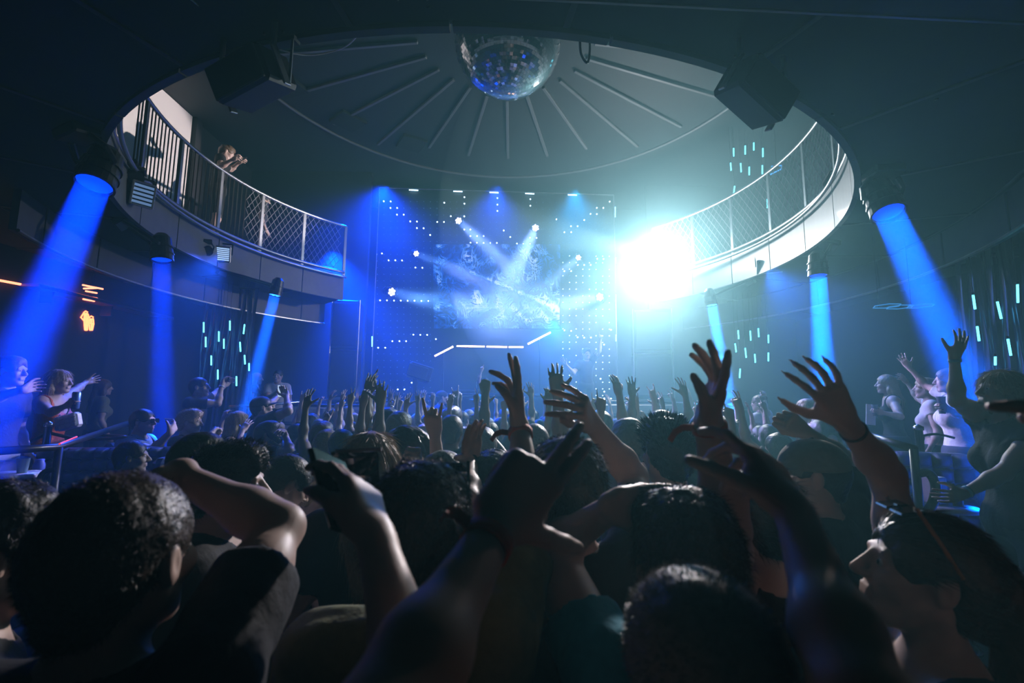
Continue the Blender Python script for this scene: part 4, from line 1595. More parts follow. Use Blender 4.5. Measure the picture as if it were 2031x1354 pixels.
def wristband(fig, side, m, label, wid=.016, off=-.035, tail=False, r=.031, name='wristband'):
    a = fig['arms'][side]
    ax = nrmz(a['W'] - a['E'])
    c = a['W'] + ax * off
    rr = r * a['aw']
    mb = MB().lathe([(rr, -wid / 2), (rr * 1.08, -wid / 2), (rr * 1.08, wid / 2), (rr, wid / 2)], c, ax, 22)
    o_ = add_mb(fig, mb, name, m, label, True)
    if tail is not False:
        tv = nrmz(tail)
        p0 = c + tv * rr
        side_ = nrmz(np.cross(tv, ax))
        t2 = MB()
        pts = [p0, p0 + tv * .02, p0 + tv * .035 - fz * .008, p0 + tv * .045 - fz * .024]
        for i in range(3):
            d_ = pts[i + 1] - pts[i]
            t2.box((pts[i] + pts[i + 1]) / 2, (.0022, np.linalg.norm(d_) + .002, wid * .9), frame(d_, ax))
        add_mb(fig, t2, 'band_end', m)
    return o_


def sunglasses(fig, m, up_head=True, label='sunglasses', arm_m=None):
    hl, q = fig['hl'], fig['hq']
    mb = MB()
    if up_head:      # pushed up onto the hair: lenses tilted back over the forehead
        cy, cz, tilt = .060, .122, 1.15
    else:
        cy, cz, tilt = .108, .010, .1
    R0 = fig['HR']
    ct, st = math.cos(tilt), math.sin(tilt)
    Rt = R0 @ np.array([[1, 0, 0], [0, ct, -st], [0, st, ct]])
    for sg in (-1, 1):
        mb.box(hl(sg * .036, cy, cz), (.060 * q, .006, .044 * q), Rt, .012)
    mb.box(hl(0, cy + .004, cz + .004), (.02 * q, .006, .008), Rt, .002)
    o_ = add_mb(fig, mb, 'sunglasses', m, label)
    for sg in (-1, 1):
        m2 = MB()
        e = hl(sg * .070, cy, cz + (.012 if up_head else .005))
        b_ = hl(sg * (.088), -.02, .030 if up_head else .012)
        m2.tube([e, (e + b_) / 2 + R0 @ np.array([sg * .006, 0, 0]), b_], .0035, 6)
        add_mb(fig, m2, 'glasses_arm', arm_m or m)
    return o_


def baseball_cap(fig, m, back=False, label='baseball cap', brim_m=None):
    hl, q, R0 = fig['hl'], fig['hq'], fig['HR']
    sg = -1 if back else 1
    CFd = Field(*bounds([el(hl(0, -.012, .03), np.array([.1, .12, .12]) * q, R0)], .03), .006)
    CFd.add(el(hl(0, -.012, .034), np.array([.090, .112, .094]) * q, R0, 0))
    up_ = R0[:, 2]
    CFd.plane(hl(0, 0, .022), -up_)
    V, Qd = CFd.mesh('cap')
    fig['child']('cap', (V, Qd), m, lab=label)
    br = MB()
    n_ = 11
    V, F = [], []
    for lay in (.0, .005):
        for i in range(n_):
            a = -1 + 2 * i / (n_ - 1)
            x = .080 * a
            y0 = sg * math.sqrt(max(0, 1 - (x / .092) ** 2)) * .108 - .012
            y1 = y0 + sg * .070 * math.sqrt(max(.0, 1 - a ** 4))
            dz = -.018 * abs(a) ** 2
            V += [hl(x, y0 - sg * .01, .028 + lay), hl(x, y1, .024 + dz + lay)]
    for i in range(n_ - 1):
        a, b_ = 2 * i, 2 * i + 2
        F += [(a, a + 1, b_ + 1, b_), (a + 2 * n_, b_ + 2 * n_, b_ + 1 + 2 * n_, a + 1 + 2 * n_), (a + 1, a + 1 + 2 * n_, b_ + 1 + 2 * n_, b_ + 1)]
    br.add(V, F)
    add_mb(fig, br, 'cap_brim', brim_m or m)
    add_mb(fig, MB().lathe([(.008, 0), (.006, .005), (0, .006)], hl(0, -.012, .126), up_, 10), 'cap_button', m)


def phone(P, d, up_d, label, lit=False, size=(.074, .150), group=None, case=None):
    """a phone whose screen faces d"""
    R_ = frame(d, up_d)
    t = empty('phone', P, label, 'phone', group)
    MB().box(P, (size[0], .010, size[1]), R_, .004).build('case', case or BLACKM, t)
    MB().box(P + R_[:, 1] * .0056, (size[0] * .92, .002, size[1] * .94), R_).build('display', emis('phone_display', (.5, .7, 1), 1.2) if lit else mat('dark_glass', (.01, .01, .012), .08, noise=.1, nscale=30), t)
    cam_ = MB().box(P - R_[:, 1] * .006 + R_[:, 2] * size[1] * .36 - R_[:, 0] * size[0] * .2, (.024, .003, .026), R_, .002)
    cam_.build('camera_bump', BLACK, t)
    return t


def cup(P, label, h=.12, r=.04, m=None, group=None):
    o_ = MB().lathe([(0, 0), (r * .72, 0), (r, h), (r * 1.05, h), (r * 1.05, h - .004), (r * .95, h - .004), (r * .68, .006), (0, .006)], P, (0, 0, 1), 16).build('cup', m or WHITE, None, True)
    return tag(o_, label, 'cup', group)
# ================================================================ SEATING, RAILS, LIGHT RODS, BOOTH
def box_px(px0, py0, px1, py1, Y, dep):
    a_, b_ = at(px0, py1, Y), at(px1, py0, Y)
    return np.array([(a_[0] + b_[0]) / 2, Y + dep / 2, (a_[2] + b_[2]) / 2]), (b_[0] - a_[0], dep, b_[2] - a_[2])


def tufted_sofa(c, wd, ht, yaw, floor, label, m=LEATHER, nx=9, nz=5):
    """c: middle of the top edge of the back, facing along yaw"""
    R_ = rotz(yaw)
    t = empty('sofa', (c[0], c[1], floor), label, 'sofa')
    zt = c[2]
    bk = MB().box(np.array([c[0], c[1], (zt + floor) / 2]) + R_ @ np.array([0, .10, 0]), (wd, .14, zt - floor), R_, .03)
    bk.build('back', m, t)
    cw = wd / nx; ch = ht / nz
    me_ = None
    for i in range(nx):
        for j in range(nz):
            p_ = c + R_ @ np.array([(i + .5) * cw - wd / 2, 0, 0]) - fz * ((j + .5) * ch)
            if me_ is None:
                V, F = [], []
                k = 7
                for a in range(k):
                    for b_ in range(k):
                        u_, v_ = a / (k - 1) * 2 - 1, b_ / (k - 1) * 2 - 1
                        V.append((u_ * cw * .5, .035 - .075 * ((1 - u_ ** 4) * (1 - v_ ** 4)) ** .6, v_ * ch * .5))
                for a in range(k - 1):
                    for b_ in range(k - 1):
                        F.append((a * k + b_, (a + 1) * k + b_, (a + 1) * k + b_ + 1, a * k + b_ + 1))
                o_ = MB().add(V, F).build('tuft', m, None, True)
                me_ = o_.data
            else:
                o_ = bpy.data.objects.new('tuft', me_); COL.objects.link(o_)
            o_.location = Vector(p_); o_.rotation_euler = (0, 0, yaw)
            o_.parent = t; o_.matrix_parent_inverse = parent_matrix(t).inverted()
    MB().box(np.array([c[0], c[1], floor + .40]) + R_ @ np.array([0, -.24, 0]), (wd, .56, .14), R_, .05).build('seat', m, t)
    MB().box(np.array([c[0], c[1], floor + .165]) + R_ @ np.array([0, -.22, 0]), (wd * .98, .5, .33), R_, .01).build('base', BLACK, t)
    for s_ in (-1, 1):
        MB().box(np.array([c[0], c[1], (floor + zt - .05) / 2]) + R_ @ np.array([s_ * (wd / 2 + .06), -.16, 0]), (.12, .62, zt - floor - .05), R_, .04).build('armrest', m, t)
    return t


tufted_sofa(at(214, 889, 4.4), 1.05, .58, math.radians(14), .5, 'dark blue button-tufted sofa behind the black handrail at the left', nx=10, nz=6)
tufted_sofa(at(1790, 897, 3.55), .80, .50, math.radians(-24), .5, 'blue button-tufted sofa behind the black post at the right', nx=7, nz=5)


def rail_thing(path, r, posts, label, m=BLACKM, name='handrail', floor=.5, extra=None):
    t = empty(name, (*np.asarray(path[0])[:2], floor), label, 'railing')
    MB().tube(path, r, 10).build('rail', m, t, True)
    for p_ in posts:
        p_ = np.asarray(p_, float)
        MB().tube([p_, np.array([p_[0], p_[1], floor if p_[2] > floor else 0])], r * .95, 10).build('post', m, t, True)
    return t


p0, p1, p2 = at(-40, 897, 3.25), at(117, 886, 3.75), at(262, 836, 5.7)
t = rail_thing([p0, p1, p2], .028, [p1, p2], 'black handrail bending up behind the left sofa, red light along it')
MB().tube([at(118, 880, 3.73), at(152, 866, 4.1)], .007, 6).build('reflection_glow', emis('red_reflection_glow', (1, .1, .06), 1.2), t)  # glowing tube imitates a red reflection on the rail
MB().tube(smooth_path([at(112, 930, 3.74), at(88, 936, 3.72), at(78, 955, 3.7), at(86, 985, 3.7), at(108, 1000, 3.72)], 6), .02, 8).build('hoop', BLACKM, t, True)
p1, p2 = at(1812, 890, 3.05), at(1690, 852, 4.2)
t = rail_thing([p1, p2], .026, [p1, p2], 'black handrail with thick post and round hoop at the right platform edge', floor=.36)
MB().tube(smooth_path([at(1818, 940, 3.05), at(1842, 938, 3.03), at(1856, 965, 3.0), at(1846, 1005, 3.0), at(1816, 1030, 3.02)], 6), .026, 10).build('hoop', BLACKM, t, True)


def rope_post(px, py, Y, floor, label):
    p_ = at(px, py, Y)
    t = empty('barrier_post', (p_[0], p_[1], floor), label, 'barrier post')
    MB().lathe([(.15, 0), (.15, .015), (.03, .03), (.03, .035)], (p_[0], p_[1], floor), fz, 18).build('base', CHROME, t, True)
    MB().lathe([(.028, .03), (.028, p_[2] - floor), (.036, p_[2] - floor), (.036, p_[2] - floor + .03), (.0, p_[2] - floor + .05)], (p_[0], p_[1], floor), fz, 14).build('post', CHROME, t, True)
    return p_


q = rope_post(96, 846, 4.3, .5, 'polished chrome barrier post beside the woman in the orange dress')
tag(MB().tube(smooth_path([q - fz * .05, q + np.array([-.12, .05, -.10]), q + np.array([-.28, .1, -.16])], 6), .014, 8).build('barrier_rope', BLACKM, None, True), 'short black barrier rope left of the chrome post', 'rope')
tag(MB().tube(smooth_path([q - fz * .05, q + np.array([.2, .15, -.12]), q + np.array([.45, .3, -.10]), at(172, 862, 4.7)], 6), .014, 8).build('barrier_rope', BLACKM, None, True), 'black barrier rope drooping right from the chrome post', 'rope')
q = rope_post(1822, 853, 4.0, .5, 'polished chrome barrier post above the black hoop at the right')
tag(MB().tube(smooth_path([q - fz * .05, q + np.array([.14, 0, -.03]), q + np.array([.3, .02, -.06])], 6), .010, 8).build('barrier_rope', CHROME, None, True), 'chrome barrier bar right of the right-hand chrome post', 'rope')


def round_table(px, py, Y, r, floor, label):
    p_ = at(px, py, Y)
    t = empty('round_table', (p_[0], p_[1], floor), label, 'table')
    MB().lathe([(r, -.03), (r * 1.01, -.015), (r, 0), (0, 0)], p_, fz, 28).build('table_top', mat('white_table_top', (.6, .6, .62), .3, noise=.05, nscale=20), t, True)
    MB().lathe([(.04, 0), (.04, p_[2] - floor - .03)], (p_[0], p_[1], floor), fz, 12).build('leg', CHROME, t, True)
    MB().lathe([(r * .6, 0), (r * .6, .015), (.05, .04)], (p_[0], p_[1], floor), fz, 20).build('base', CHROME, t, True)
    return p_


tb = round_table(22, 938, 3.7, .18, .5, 'white round table with drinks at the left edge')
cup(tb + np.array([.06, .02, 0]), 'pale plastic cup on the round table at the left edge', .11, .04, mat('pale_green_plastic', (.35, .55, .5), .3, noise=.05, nscale=20))
cup(tb + np.array([-.09, -.03, 0]), 'small clear tumbler at the left end of the round table', .08, .035, mat('clear_tumbler', (.6, .65, .7), .1, noise=.03, nscale=20, trans=.6))
c_, d_ = box_px(58, 915, 74, 960, 3.9, .08)
tag(MB().lathe([(.034, 0), (.038, .16), (.030, .18), (.030, .20), (0, .20)], (c_[0], c_[1], c_[2] - .1), fz, 16).build('ice_bucket', mat('blue_plastic', (.1, .16, .6), .3, noise=.05, nscale=20), None, True), 'tall blue canister between the table and the left handrail', 'canister')
MB().lathe([(.22, 0), (.22, .02), (.05, .05), (.05, c_[2] - .6), (.12, c_[2] - .6 - .001)], (c_[0], c_[1], .5), fz, 16).build('canister_stand', BLACK, bpy.data.objects['ice_bucket'], True)
tb = round_table(1885, 1003, 3.2, .14, .36, 'small white table below the waving blond woman\'s hand')
bx_ = MB().box(tb + np.array([-.05, .05, .09]), (.10, .10, .17), rotz(.3), .008).build('carton', WHITE)
tag(bx_, 'white carton standing on the small table beside the hoop', 'carton')
cup(tb + np.array([.05, .0, 0]), 'dark tumbler on the small table right of the white carton', .07, .036, mat('dark_drink', (.05, .05, .07), .1, noise=.05, nscale=20))


# ---- padded benches in front of the stage
def padded_bench(px0, px1, py0, Y0, Y1, floor, rows, label, top_to):
    a_, b_ = at(px0, py0, Y0), at(px1, py0 + (top_to or 0), Y1)
    d = b_ - a_; d[2] = 0; L = np.linalg.norm(d); d /= L
    R_ = np.stack([d, np.array([-d[1], d[0], 0]), fz], 1)
    zt = (a_[2] + b_[2]) / 2
    mid_ = (a_ + b_) / 2
    t = empty('padded_bench', (mid_[0], mid_[1], floor), label, 'bench')
    MB().box(np.array([mid_[0], mid_[1], (zt + floor) / 2]) + R_[:, 1] * .12, (L, .14, zt - floor), R_, .01).build('back', BLACK, t)
    MB().box(np.array([mid_[0], mid_[1], zt + .012]) + R_[:, 1] * .08, (L, .24, .025), R_, .006).build('top_ledge', mat('dark_ledge', (.06, .06, .065), .3, noise=.2, nscale=30), t)
    h = (zt - floor - .45) / rows
    for k in range(rows):
        MB().box(np.array([mid_[0], mid_[1], zt - h * (k + .5) - .01]), (L * .995, .11, h * .94), R_, h * .3).build('pad', GREYSEAT, t)
    MB().box(np.array([mid_[0], mid_[1], floor + .40]) - R_[:, 1] * .25, (L, .55, .12), R_, .04).build('seat', GREYSEAT, t)
    MB().box(np.array([mid_[0], mid_[1], floor + .17]) - R_[:, 1] * .22, (L * .99, .45, .34), R_, .01).build('base', BLACK, t)
    return t


padded_bench(1123, 1340, 796, 9.0, 9.3, .4, 4, 'grey channel-padded bench below the man on the stage', 1)
padded_bench(560, 730, 806, 8.7, 9.2, .0, 4, 'dark padded bench left of the stage under the small handrail', -4)
padded_bench(745, 850, 796, 9.2, 9.3, .4, 4, 'dark padded bench in front of the left part of the light wall', 0)
padded_bench(1354, 1470, 797, 9.2, 8.9, .0, 3, 'dark padded bench right of the stage behind the crowd', 8)
for k, (px, py, Y) in enumerate(((636, 832, 8.1), (788, 834, 8.0))):
    q = at(px, py, Y)
    t = empty('low_table', (q[0], q[1], 0.0), 'dark low table with a white cup, ' + ('left of the stage' if k == 0 else 'before the light wall'), 'table')
    MB().box(q - fz * .02, (.5, .35, .04), None, .01).build('table_top', BLACKM, t)
    MB().tube([q - fz * .04, (q[0], q[1], .0)], .035, 8).build('leg', BLACKM, t)
    cup(q, 'white paper cup on the ' + ('low table left of the stage' if k == 0 else 'low table before the light wall'), .19, .055)

# small handrail left of the stage
a_, b_, c_ = at(455, 806, 7.95), at(520, 803, 8.2), at(682, 790, 9.3)
rail_thing([a_, b_, c_], .022, [a_, b_, c_], 'thin chrome handrail above the bench left of the stage', CHROME, floor=.84)
a_, b_ = at(1340, 797, 8.8), at(1500, 815, 8.2)
rail_thing([a_, b_], .018, [a_, b_], 'thin blue-lit handrail right of the stage', CHROME, floor=0)

# ---- the disc jockey's booth with its light line
bc_ = at(975, 760, 9.95)
t = empty('dj_booth', (bc_[0], bc_[1], 1.0), 'dark booth under the screen with angled pale light bars above', 'booth')
MB().box((bc_[0], 10.0, 1.5), (2.3, .5, 1.0), None, .02).build('counter', BLACK, t)
MB().box((bc_[0], 9.98, 2.02), (2.5, .66, .05), None, .01).build('worktop', BLACKM, t)
for k in range(5):
    MB().box((bc_[0] - .92 + .46 * k, 9.735, 1.5), (.44, .02, .92), None, .006).build('front_panel', BLACKM, t)
for k in (-1, 1):
    MB().box((bc_[0] + k * .5, 9.95, 2.08), (.36, .34, .07), None, .01).build('turntable_deck', BLACKM, t)
LINE = emis('warm_white_led', (1.0, .72, .5), 5)
lp = [(862, 706, 899, 687), (906, 686, 961, 687), (965, 687, 1006, 688), (1009, 688, 1038, 688), (1047, 682, 1092, 659)]
for a in lp:
    MB().tube([at(a[0], a[1], 10.15), at(a[2], a[3], 10.15)], .018, 6).build('light_bar', LINE, t)
for a in lp[:1] + lp[4:]:
    pass
for px, py in ((880, 697), (1070, 671)):
    q = at(px, py, 10.18)
    MB().tube([q, (q[0], q[1], 2.0)], .012, 5).build('upright', BLACKM, t)
MB().tube([at(1006, 786, 9.9), at(1064, 789, 9.9)], .014, 6).build('red_light_bar', emis('dim_red_led', (1, .03, .08), .5), t)
q0, q1 = at(720, 786, 10.3), at(732, 779, 10.3)
tag(MB().tube([q0, q1], .022, 6).build('light_bar', LINE), 'short orange light bar at the foot of the light wall, left', 'light bar')

# ---- hanging LED rods
ROD = emis('cyan_led_rod', (.10, .72, 1.0), 5)
ROD2 = emis('blue_led_rod', (.06, .35, .9), 2.2)


def rods(pts, Y, top, group, label, ln_w=.013, m=ROD):
    for k_, (px, py0, py1, *dx) in enumerate(sorted(pts)):
        e_ = dx[0] if dx else 0
        a_, b_ = at(px, py0, Y), at(px + e_, py1, Y)
        t = empty('led_rod', a_, label + ', ' + ('first second third fourth fifth sixth seventh eighth ninth tenth eleventh twelfth'.split()[k_]) + ' from left', 'light rod', group)
        MB().tube([a_, b_], ln_w, 6).build('tube', m, t)
        MB().tube([a_, a_ + fz * .03], ln_w * 1.15, 6).build('cap', BLACKM, t)
        MB().tube([a_ + fz * .03, (a_[0], a_[1], top)], .003, 4).build('cable', BLACK, t)


rods([(404, 639, 659), (434, 657, 677), (456, 636, 655), (485, 643, 662, -2), (408, 668, 688), (444, 672, 691), (476, 678, 697, 1), (419, 705, 724), (485, 704, 722, 1), (432, 733, 752), (469, 746, 765), (494, 720, 735)], 8.0, 3.84, 'light rods at the left', 'cyan light rod hanging left of the stage')
rods([(1464, 655, 672, 1), (1488, 656, 675, 1), (1504, 651, 668, 1), (1524, 664, 680), (1458, 681, 698, 2), (1478, 690, 709, 2), (1497, 702, 719, 1), (1524, 699, 716), (1468, 731, 749, -1)], 8.4, 3.84, 'light rods at the right', 'cyan light rod hanging low right of the stage')
rods([(1455, 294, 310), (1478, 289, 306), (1495, 283, 298), (1513, 294, 311), (1449, 323, 338, 1), (1469, 324, 341, 1), (1486, 331, 347), (1512, 328, 345), (1457, 369, 386, -2), (1522, 395, 412)], 8.6, ZC, 'light rods above the balcony', 'cyan light rod hanging high above the right balcony', m=ROD)
rods([(1930, 585, 613, 4), (1938, 647, 676, 4), (1978, 598, 632, 8), (1999, 672, 705, 6), (2018, 564, 600, 1), (1974, 707, 724)], 5.0, 3.84, 'dotted light rods at the far right', 'dotted cyan light rod by the right foil curtain', .011)
q = at(404, 640, 7.9)
# angular outline lamp over the right balcony and the round pendant below it
lm = MB().tube([at(1530, 330, 8.2), at(1550, 328, 8.2), at(1550, 335, 8.2), at(1528, 346, 8.2)], .012, 6)
t = empty('outline_lamp', at(1540, 335, 8.2), 'small angular blue outline lamp high over the right balcony', 'lamp')
lm.build('tube', ROD2, t)
qq = at(1540, 328, 8.2)
MB().tube([qq, (qq[0], qq[1], ZC)], .004, 4).build('cable', BLACK, t)
pc = at(1792, 607, 5.4)
t = empty('ring_pendant', pc, 'flat blue ring pendant of joined hexagons at the right', 'lamp')
for (dx, dy, r) in ((-.19, 0, .135), (0, .05, .13), (.19, 0, .13)):
    pts = [pc + np.array([dx + r * math.cos(2 * PI * k / 6), dy + r * math.sin(2 * PI * k / 6), 0]) for k in range(6)]
    MB().tube(pts, .006, 5, True).build('hexagon', emis('deep_blue_line', (.03, .25, .7), 1.0), t)
for dx in (-.19, .19):
    MB().tube([pc + np.array([dx, 0, 0]) + np.array([0, .12, 0]), (pc[0] + dx, pc[1] + .12, ZU)], .003, 4).build('cable', BLACK, t)


# ---- foil curtains
def foil_curtain(pa, pb, z0, z1, n, label, m):
    d = pb - pa; d[2] = 0; L = np.linalg.norm(d); d /= L
    nn = np.array([-d[1], d[0], 0])
    t = empty('foil_curtain', (*((pa + pb) / 2)[:2], z0), label, 'curtain')
    for i in range(n):
        c_ = pa + d * (L * (i + .5) / n)
        V, F = [], []
        k = 9
        for j in range(k):
            z = z0 + (z1 - z0) * j / (k - 1)
            sway = .035 * math.sin(j * .8 + i * 1.7)
            for s_ in (-1, 0, 1):
                V.append((c_[0] + d[0] * (s_ * L / n * .42 + sway) + nn[0] * (.03 * (1 - abs(s_))), c_[1] + d[1] * (s_ * L / n * .42 + sway) + nn[1] * (.03 * (1 - abs(s_))), z))
        for j in range(k - 1):
            for s_ in range(2):
                F.append((3 * j + s_, 3 * j + s_ + 1, 3 * j + 4 + s_, 3 * j + 3 + s_))
        MB().add(V, F).build('strip', m, t, True)
    MB().tube([np.array([*pa[:2], z1]), np.array([*pb[:2], z1])], .02, 6).build('curtain_rail', BLACKM, t)
    return t


FOIL = mat('blue_black_foil', (.16, .18, .28), .18, .8, noise=.3, nscale=8)
foil_curtain(at(1915, 700, 5.6), at(2060, 700, 4.9), .5, 3.82, 9, 'shiny dark foil curtain at the right edge behind the light rods', FOIL)
foil_curtain(at(400, 700, 8.25), at(505, 700, 8.35), .5, 3.82, 12, 'shiny dark foil curtain behind the light rods left of the stage', FOIL)

# ---- left wall: red light strip, small red lamps over the bar, neon sign
REDL = emis('red_neon', (1.0, .16, .05), 8)
WX = XL + .03
a_, b_ = at_x(-30, 551, WX), at_x(190, 592, WX)
o_ = MB().tube([a_ + np.array([.02, 0, 0]), b_ + np.array([.02, 0, 0])], .016, 6).build('light_strip', emis('red_orange_strip', (1.0, .25, .13), 5))
tag(o_, 'long red-orange light strip high on the left wall', 'light strip')
for x0, y0, x1, y1, lb in ((164, 565, 204, 573, 'upper slanting red light bar above the long strip'), (166, 572, 196, 571, 'second red light bar above the long strip'), (170, 577, 192, 581, 'third red light bar just above the long strip'), (165, 593, 187, 597, 'short red light bar just below the end of the long strip')):
    o_ = MB().tube([at_x(x0, y0, WX + .25), at_x(x1, y1, WX + .25)], .013, 6).build('light_bar', emis('red_orange_strip', (1, .25, .13), 5))
    tag(o_, lb, 'light bar')
    q = at_x((x0 + x1) / 2, (y0 + y1) / 2, WX + .25)
    MB().tube([q, (q[0], q[1], ZU)], .004, 4).build('cable', BLACK, o_)
# bar shelf under the strip
sh = empty('bar_shelf', at_x(200, 604, WX), 'dark bar shelf on the left wall catching red light', 'shelf')
MB().box((WX + .14, 7.6, at_x(200, 604, WX)[2]), (.28, 2.6, .05), None, .01).build('board', mat('dark_wood', (.10, .05, .035), .35, noise=.3, nscale=15), sh)
for y in (6.6, 7.6, 8.6):
    MB().box((WX + .1, y, at_x(200, 604, WX)[2] - .1), (.18, .03, .16), None, .004).build('bracket', BLACKM, sh)
ns = empty('neon_sign', at_x(172, 636, WX + .03), 'orange-red neon sign of two standing figures, one with a raised arm', 'neon sign')


def np_(x, y):
    return at_x(60 + x / 6.771, 500 + y / 6.77, XL + .012)


strokes = [[(745, 790), (770, 805), (765, 822), (735, 822), (722, 806), (745, 790)], [(722, 812), (680, 875), (728, 925)], [(735, 825), (725, 870), (728, 970), (735, 1045)], [(770, 825), (780, 850), (770, 960), (765, 1045)],
           [(752, 830), (752, 1045)], [(735, 1045), (765, 1045)], [(820, 858), (845, 870), (845, 895), (800, 898), (797, 870), (820, 858)], [(800, 900), (790, 960), (800, 1045)], [(845, 895), (850, 965), (832, 1045)], [(820, 905), (822, 1045)], [(795, 950), (850, 965)], [(800, 1045), (834, 1045)], [(728, 880), (745, 900)]]
for sgm in strokes:
    MB().tube([np_(*p) for p in sgm], .011, 6).build('neon_tube', REDL, ns)
# ================================================================ THE PEOPLE NEAREST THE VIEWER
NR = (.011, .0045)
RED = mat('red_fabric_band', (.55, .06, .03), .7, noise=.2, nscale=80)
GLASSB = mat('black_sunglass', (.008, .008, .010), .12, noise=.1, nscale=30)
TORT = mat('orange_brown_frame', (.45, .16, .06), .25, noise=.3, nscale=60)
CAPM = cloth('khaki_cap_cotton', (.16, .17, .13))

A = person((240, 1110, .74), yaw=2, label='man with short cropped brown hair in black T-shirt, right forearm over his forehead', res=NR, hair=('crop', 'brown'), strands=9000, folds=.004,
           R=dict(E=at(556, 1045, .94), W=at(348, 940, .95), hd=at(235, 1010, .90) - at(348, 940, .95), pose='flat', thumb=(0, -1, -.2), palm=(0, -1, 0)), hrot=(0, 2, 0))
person((-16, 1100, .95), yaw=38, label='dark-haired man cut by the left edge, lit brow, behind the forearm-raising man', res=(.012, .006), hair=('short', 'black'), strands=2500, eyes=True)
B = person((452, 966, 1.52), yaw=76, label='man in profile facing right, thick dark hair, thin chain, black T-shirt', res=NR, hair=('quiff', 'black'), strands=5000, eyes=True, folds=.004)
add_mb(B, MB().tube([B['nb'] + B['sd'] * .075 * math.cos(a) + B['f'] * (.03 + .075 * math.sin(a)) + fz * (.005 - .03 * math.sin(a)) for a in [2 * PI * k / 24 for k in range(24)]], .0022, 5, True), 'necklace', CHROME)
person((568, 960, 2.15), yaw=50, hrot=(0, -32, 0), label='man with slicked black hair looking down, pale T-shirt, left of the foil pouch', res=(.011, .006), hair=('crop', 'black'), strands=3000, top=('tee', 'white'), eyes=True)
person((404, 916, 2.0), yaw=55, sex='f', hrot=(0, 10, 0), label='woman with smooth long black hair, pale forehead, behind the profile man', res=(.012, .007), hair=('long', 'black'), top=('tank', 'black'), eyes=True)
person((628, 974, 2.55), yaw=40, hrot=(0, -15, 0), label='person with short straw blond hair, head bowed, left of the foil pouch', res=(.012, .007), hair=('short', 'blond'), strands=2200, top=('tee', 'charcoal'))
person((735, 925, 1.75), yaw=-8, sex='f', label='woman seen from behind with long loose blond hair, behind the foil pouch', res=(.011, .006), hair=('long', 'blond'), strands=6000, top=('tee', 'black'))
C = person((834, 1066, .93), yaw=14, label='man in olive shirt, sunglasses on brown hair, right arm raised with red fabric band', res=NR, hair=('short', 'brown'), strands=8000, top=('tee', 'olive'), folds=.010,
           R=dict(elbow=(1046, 1015), wrist=(1031, 848), hand=(1022, 770), e='far', w='far', h='near', pose=([3, 0, -1, -4], [(-4, 4, 4), (2, 6, 5), (24, 26, 14), (30, 30, 16)], (10, 20)), thumb=(.15, -1, 0), palm=(-1, .2, 0)))
sunglasses(C, GLASSB, True, 'black wraparound sunglasses pushed up on the hair')
wristband(C, 'R', RED, 'red fabric wristband with loose ends', .020, -.022, -CR * .9 + CU * .1, .030)
badge = C['arms']['R']
# arms of people whose bodies are below the picture
D = person((np.array([-.33, .36, 1.50]), 0, None), yaw=-4, label='person below the frame raising a forearm with a dark phone', res=(.012, .0045), hair=('short', 'brown'), s=.94, top=('tee', 'charcoal'),
           R=dict(E=at(850, 1470, .50), wrist=(744, 1062), hand=(706, 958), w='far', h='far', pose=([4, 1, -1, -3], [(18, 22, 16), (20, 24, 16), (22, 26, 18), (26, 28, 18)], (24, 20)), thumb=(-.2, -1, .1), palm=(-1, .2, 0)))
G = person((np.array([-.01, .17, 1.48]), 0, None), yaw=3, label='person at the bottom edge raising a big left hand, red wristband, two fingers up', res=(.012, .004), hair=('short', 'brown'), s=.93, top=('tee', 'black'),
           L=dict(E=at(748, 1452, .40), wrist=(985, 1042), hand=(1062, 935), w='far', h='far', size=1.16, pose=([5, 3, 2, -6], [(2, 3, 3), (2, 3, 3), (62, 70, 40), (66, 70, 40)], (58, 4)), thumb=(.75, -.75), palm='away'))
wristband(G, 'L', RED, 'woven red wristband with black end', .017, -.030, CR * -.7 + CU * .7, .0295)
Hh = person((np.array([.33, .20, 1.50]), 0, None), yaw=-6, label='person below the frame raising a right hand with curved fingers, lower right', res=(.012, .004), hair=('short', 'brown'), s=.94, top=('tee', 'black'),
            R=dict(E=at(1712, 1400, .43), wrist=(1572, 1010), hand=(1498, 900), w='far', h='far', thick=.9, pose=([6, 2, -3, -8], [(14, 20, 16), (34, 38, 22), (50, 48, 26), (58, 52, 28)], (62, 4)), thumb=(-.55, -.8, -.2), palm=(-.85, .3, .1)))
I_ = person((1356, 1122, .90), yaw=-4, label='man in teal T-shirt with sunglasses on brown hair, left hand laid on his head', res=NR, hair=('short', 'brown'), strands=8000, top=('short', 'teal'), folds=.006,
            L=dict(elbow=(1088, 1092), wrist=(1218, 1004), hand=(1290, 998), e='far', w='near', h='far', pose='relax', thumb=(.2, -1), palm=(.3, -.2, -1)))
sunglasses(I_, GLASSB, True, 'black sunglasses pushed up on the hair')
person((1405, 1352, .57), yaw=-4, hrot=(0, -8, -16), label='man with close-cropped grey hair seen from behind, nearest head at the bottom edge', res=(.011, .0045), hair=('buzz', 'grey'), strands=14000, top=('tee', 'black'))
K = person((1832, 1142, .95), yaw=-66, sex='f', skin='fair', hrot=(-6, 13, 0), label='woman in profile facing left, dark tied hair, sunglasses with orange arm, nails raised', res=NR, hair=('pony', 'brown'), strands=6000, top=('tank', 'black'), eyes=True,
           R=dict(elbow=(1758, 940), wrist=(1672, 828), hand=(1632, 758), e='far', w='near', h='near', pose='claw', nails=True, thumb=(-1, -.25), palm=(-.6, .7, -.3)))
sunglasses(K, GLASSB, True, 'sunglasses with an orange arm', TORT)
wristband(K, 'R', mat('thin_dark_cord', (.05, .05, .05), .5, noise=.1, nscale=30), 'thin cord bracelet', .005, -.05)
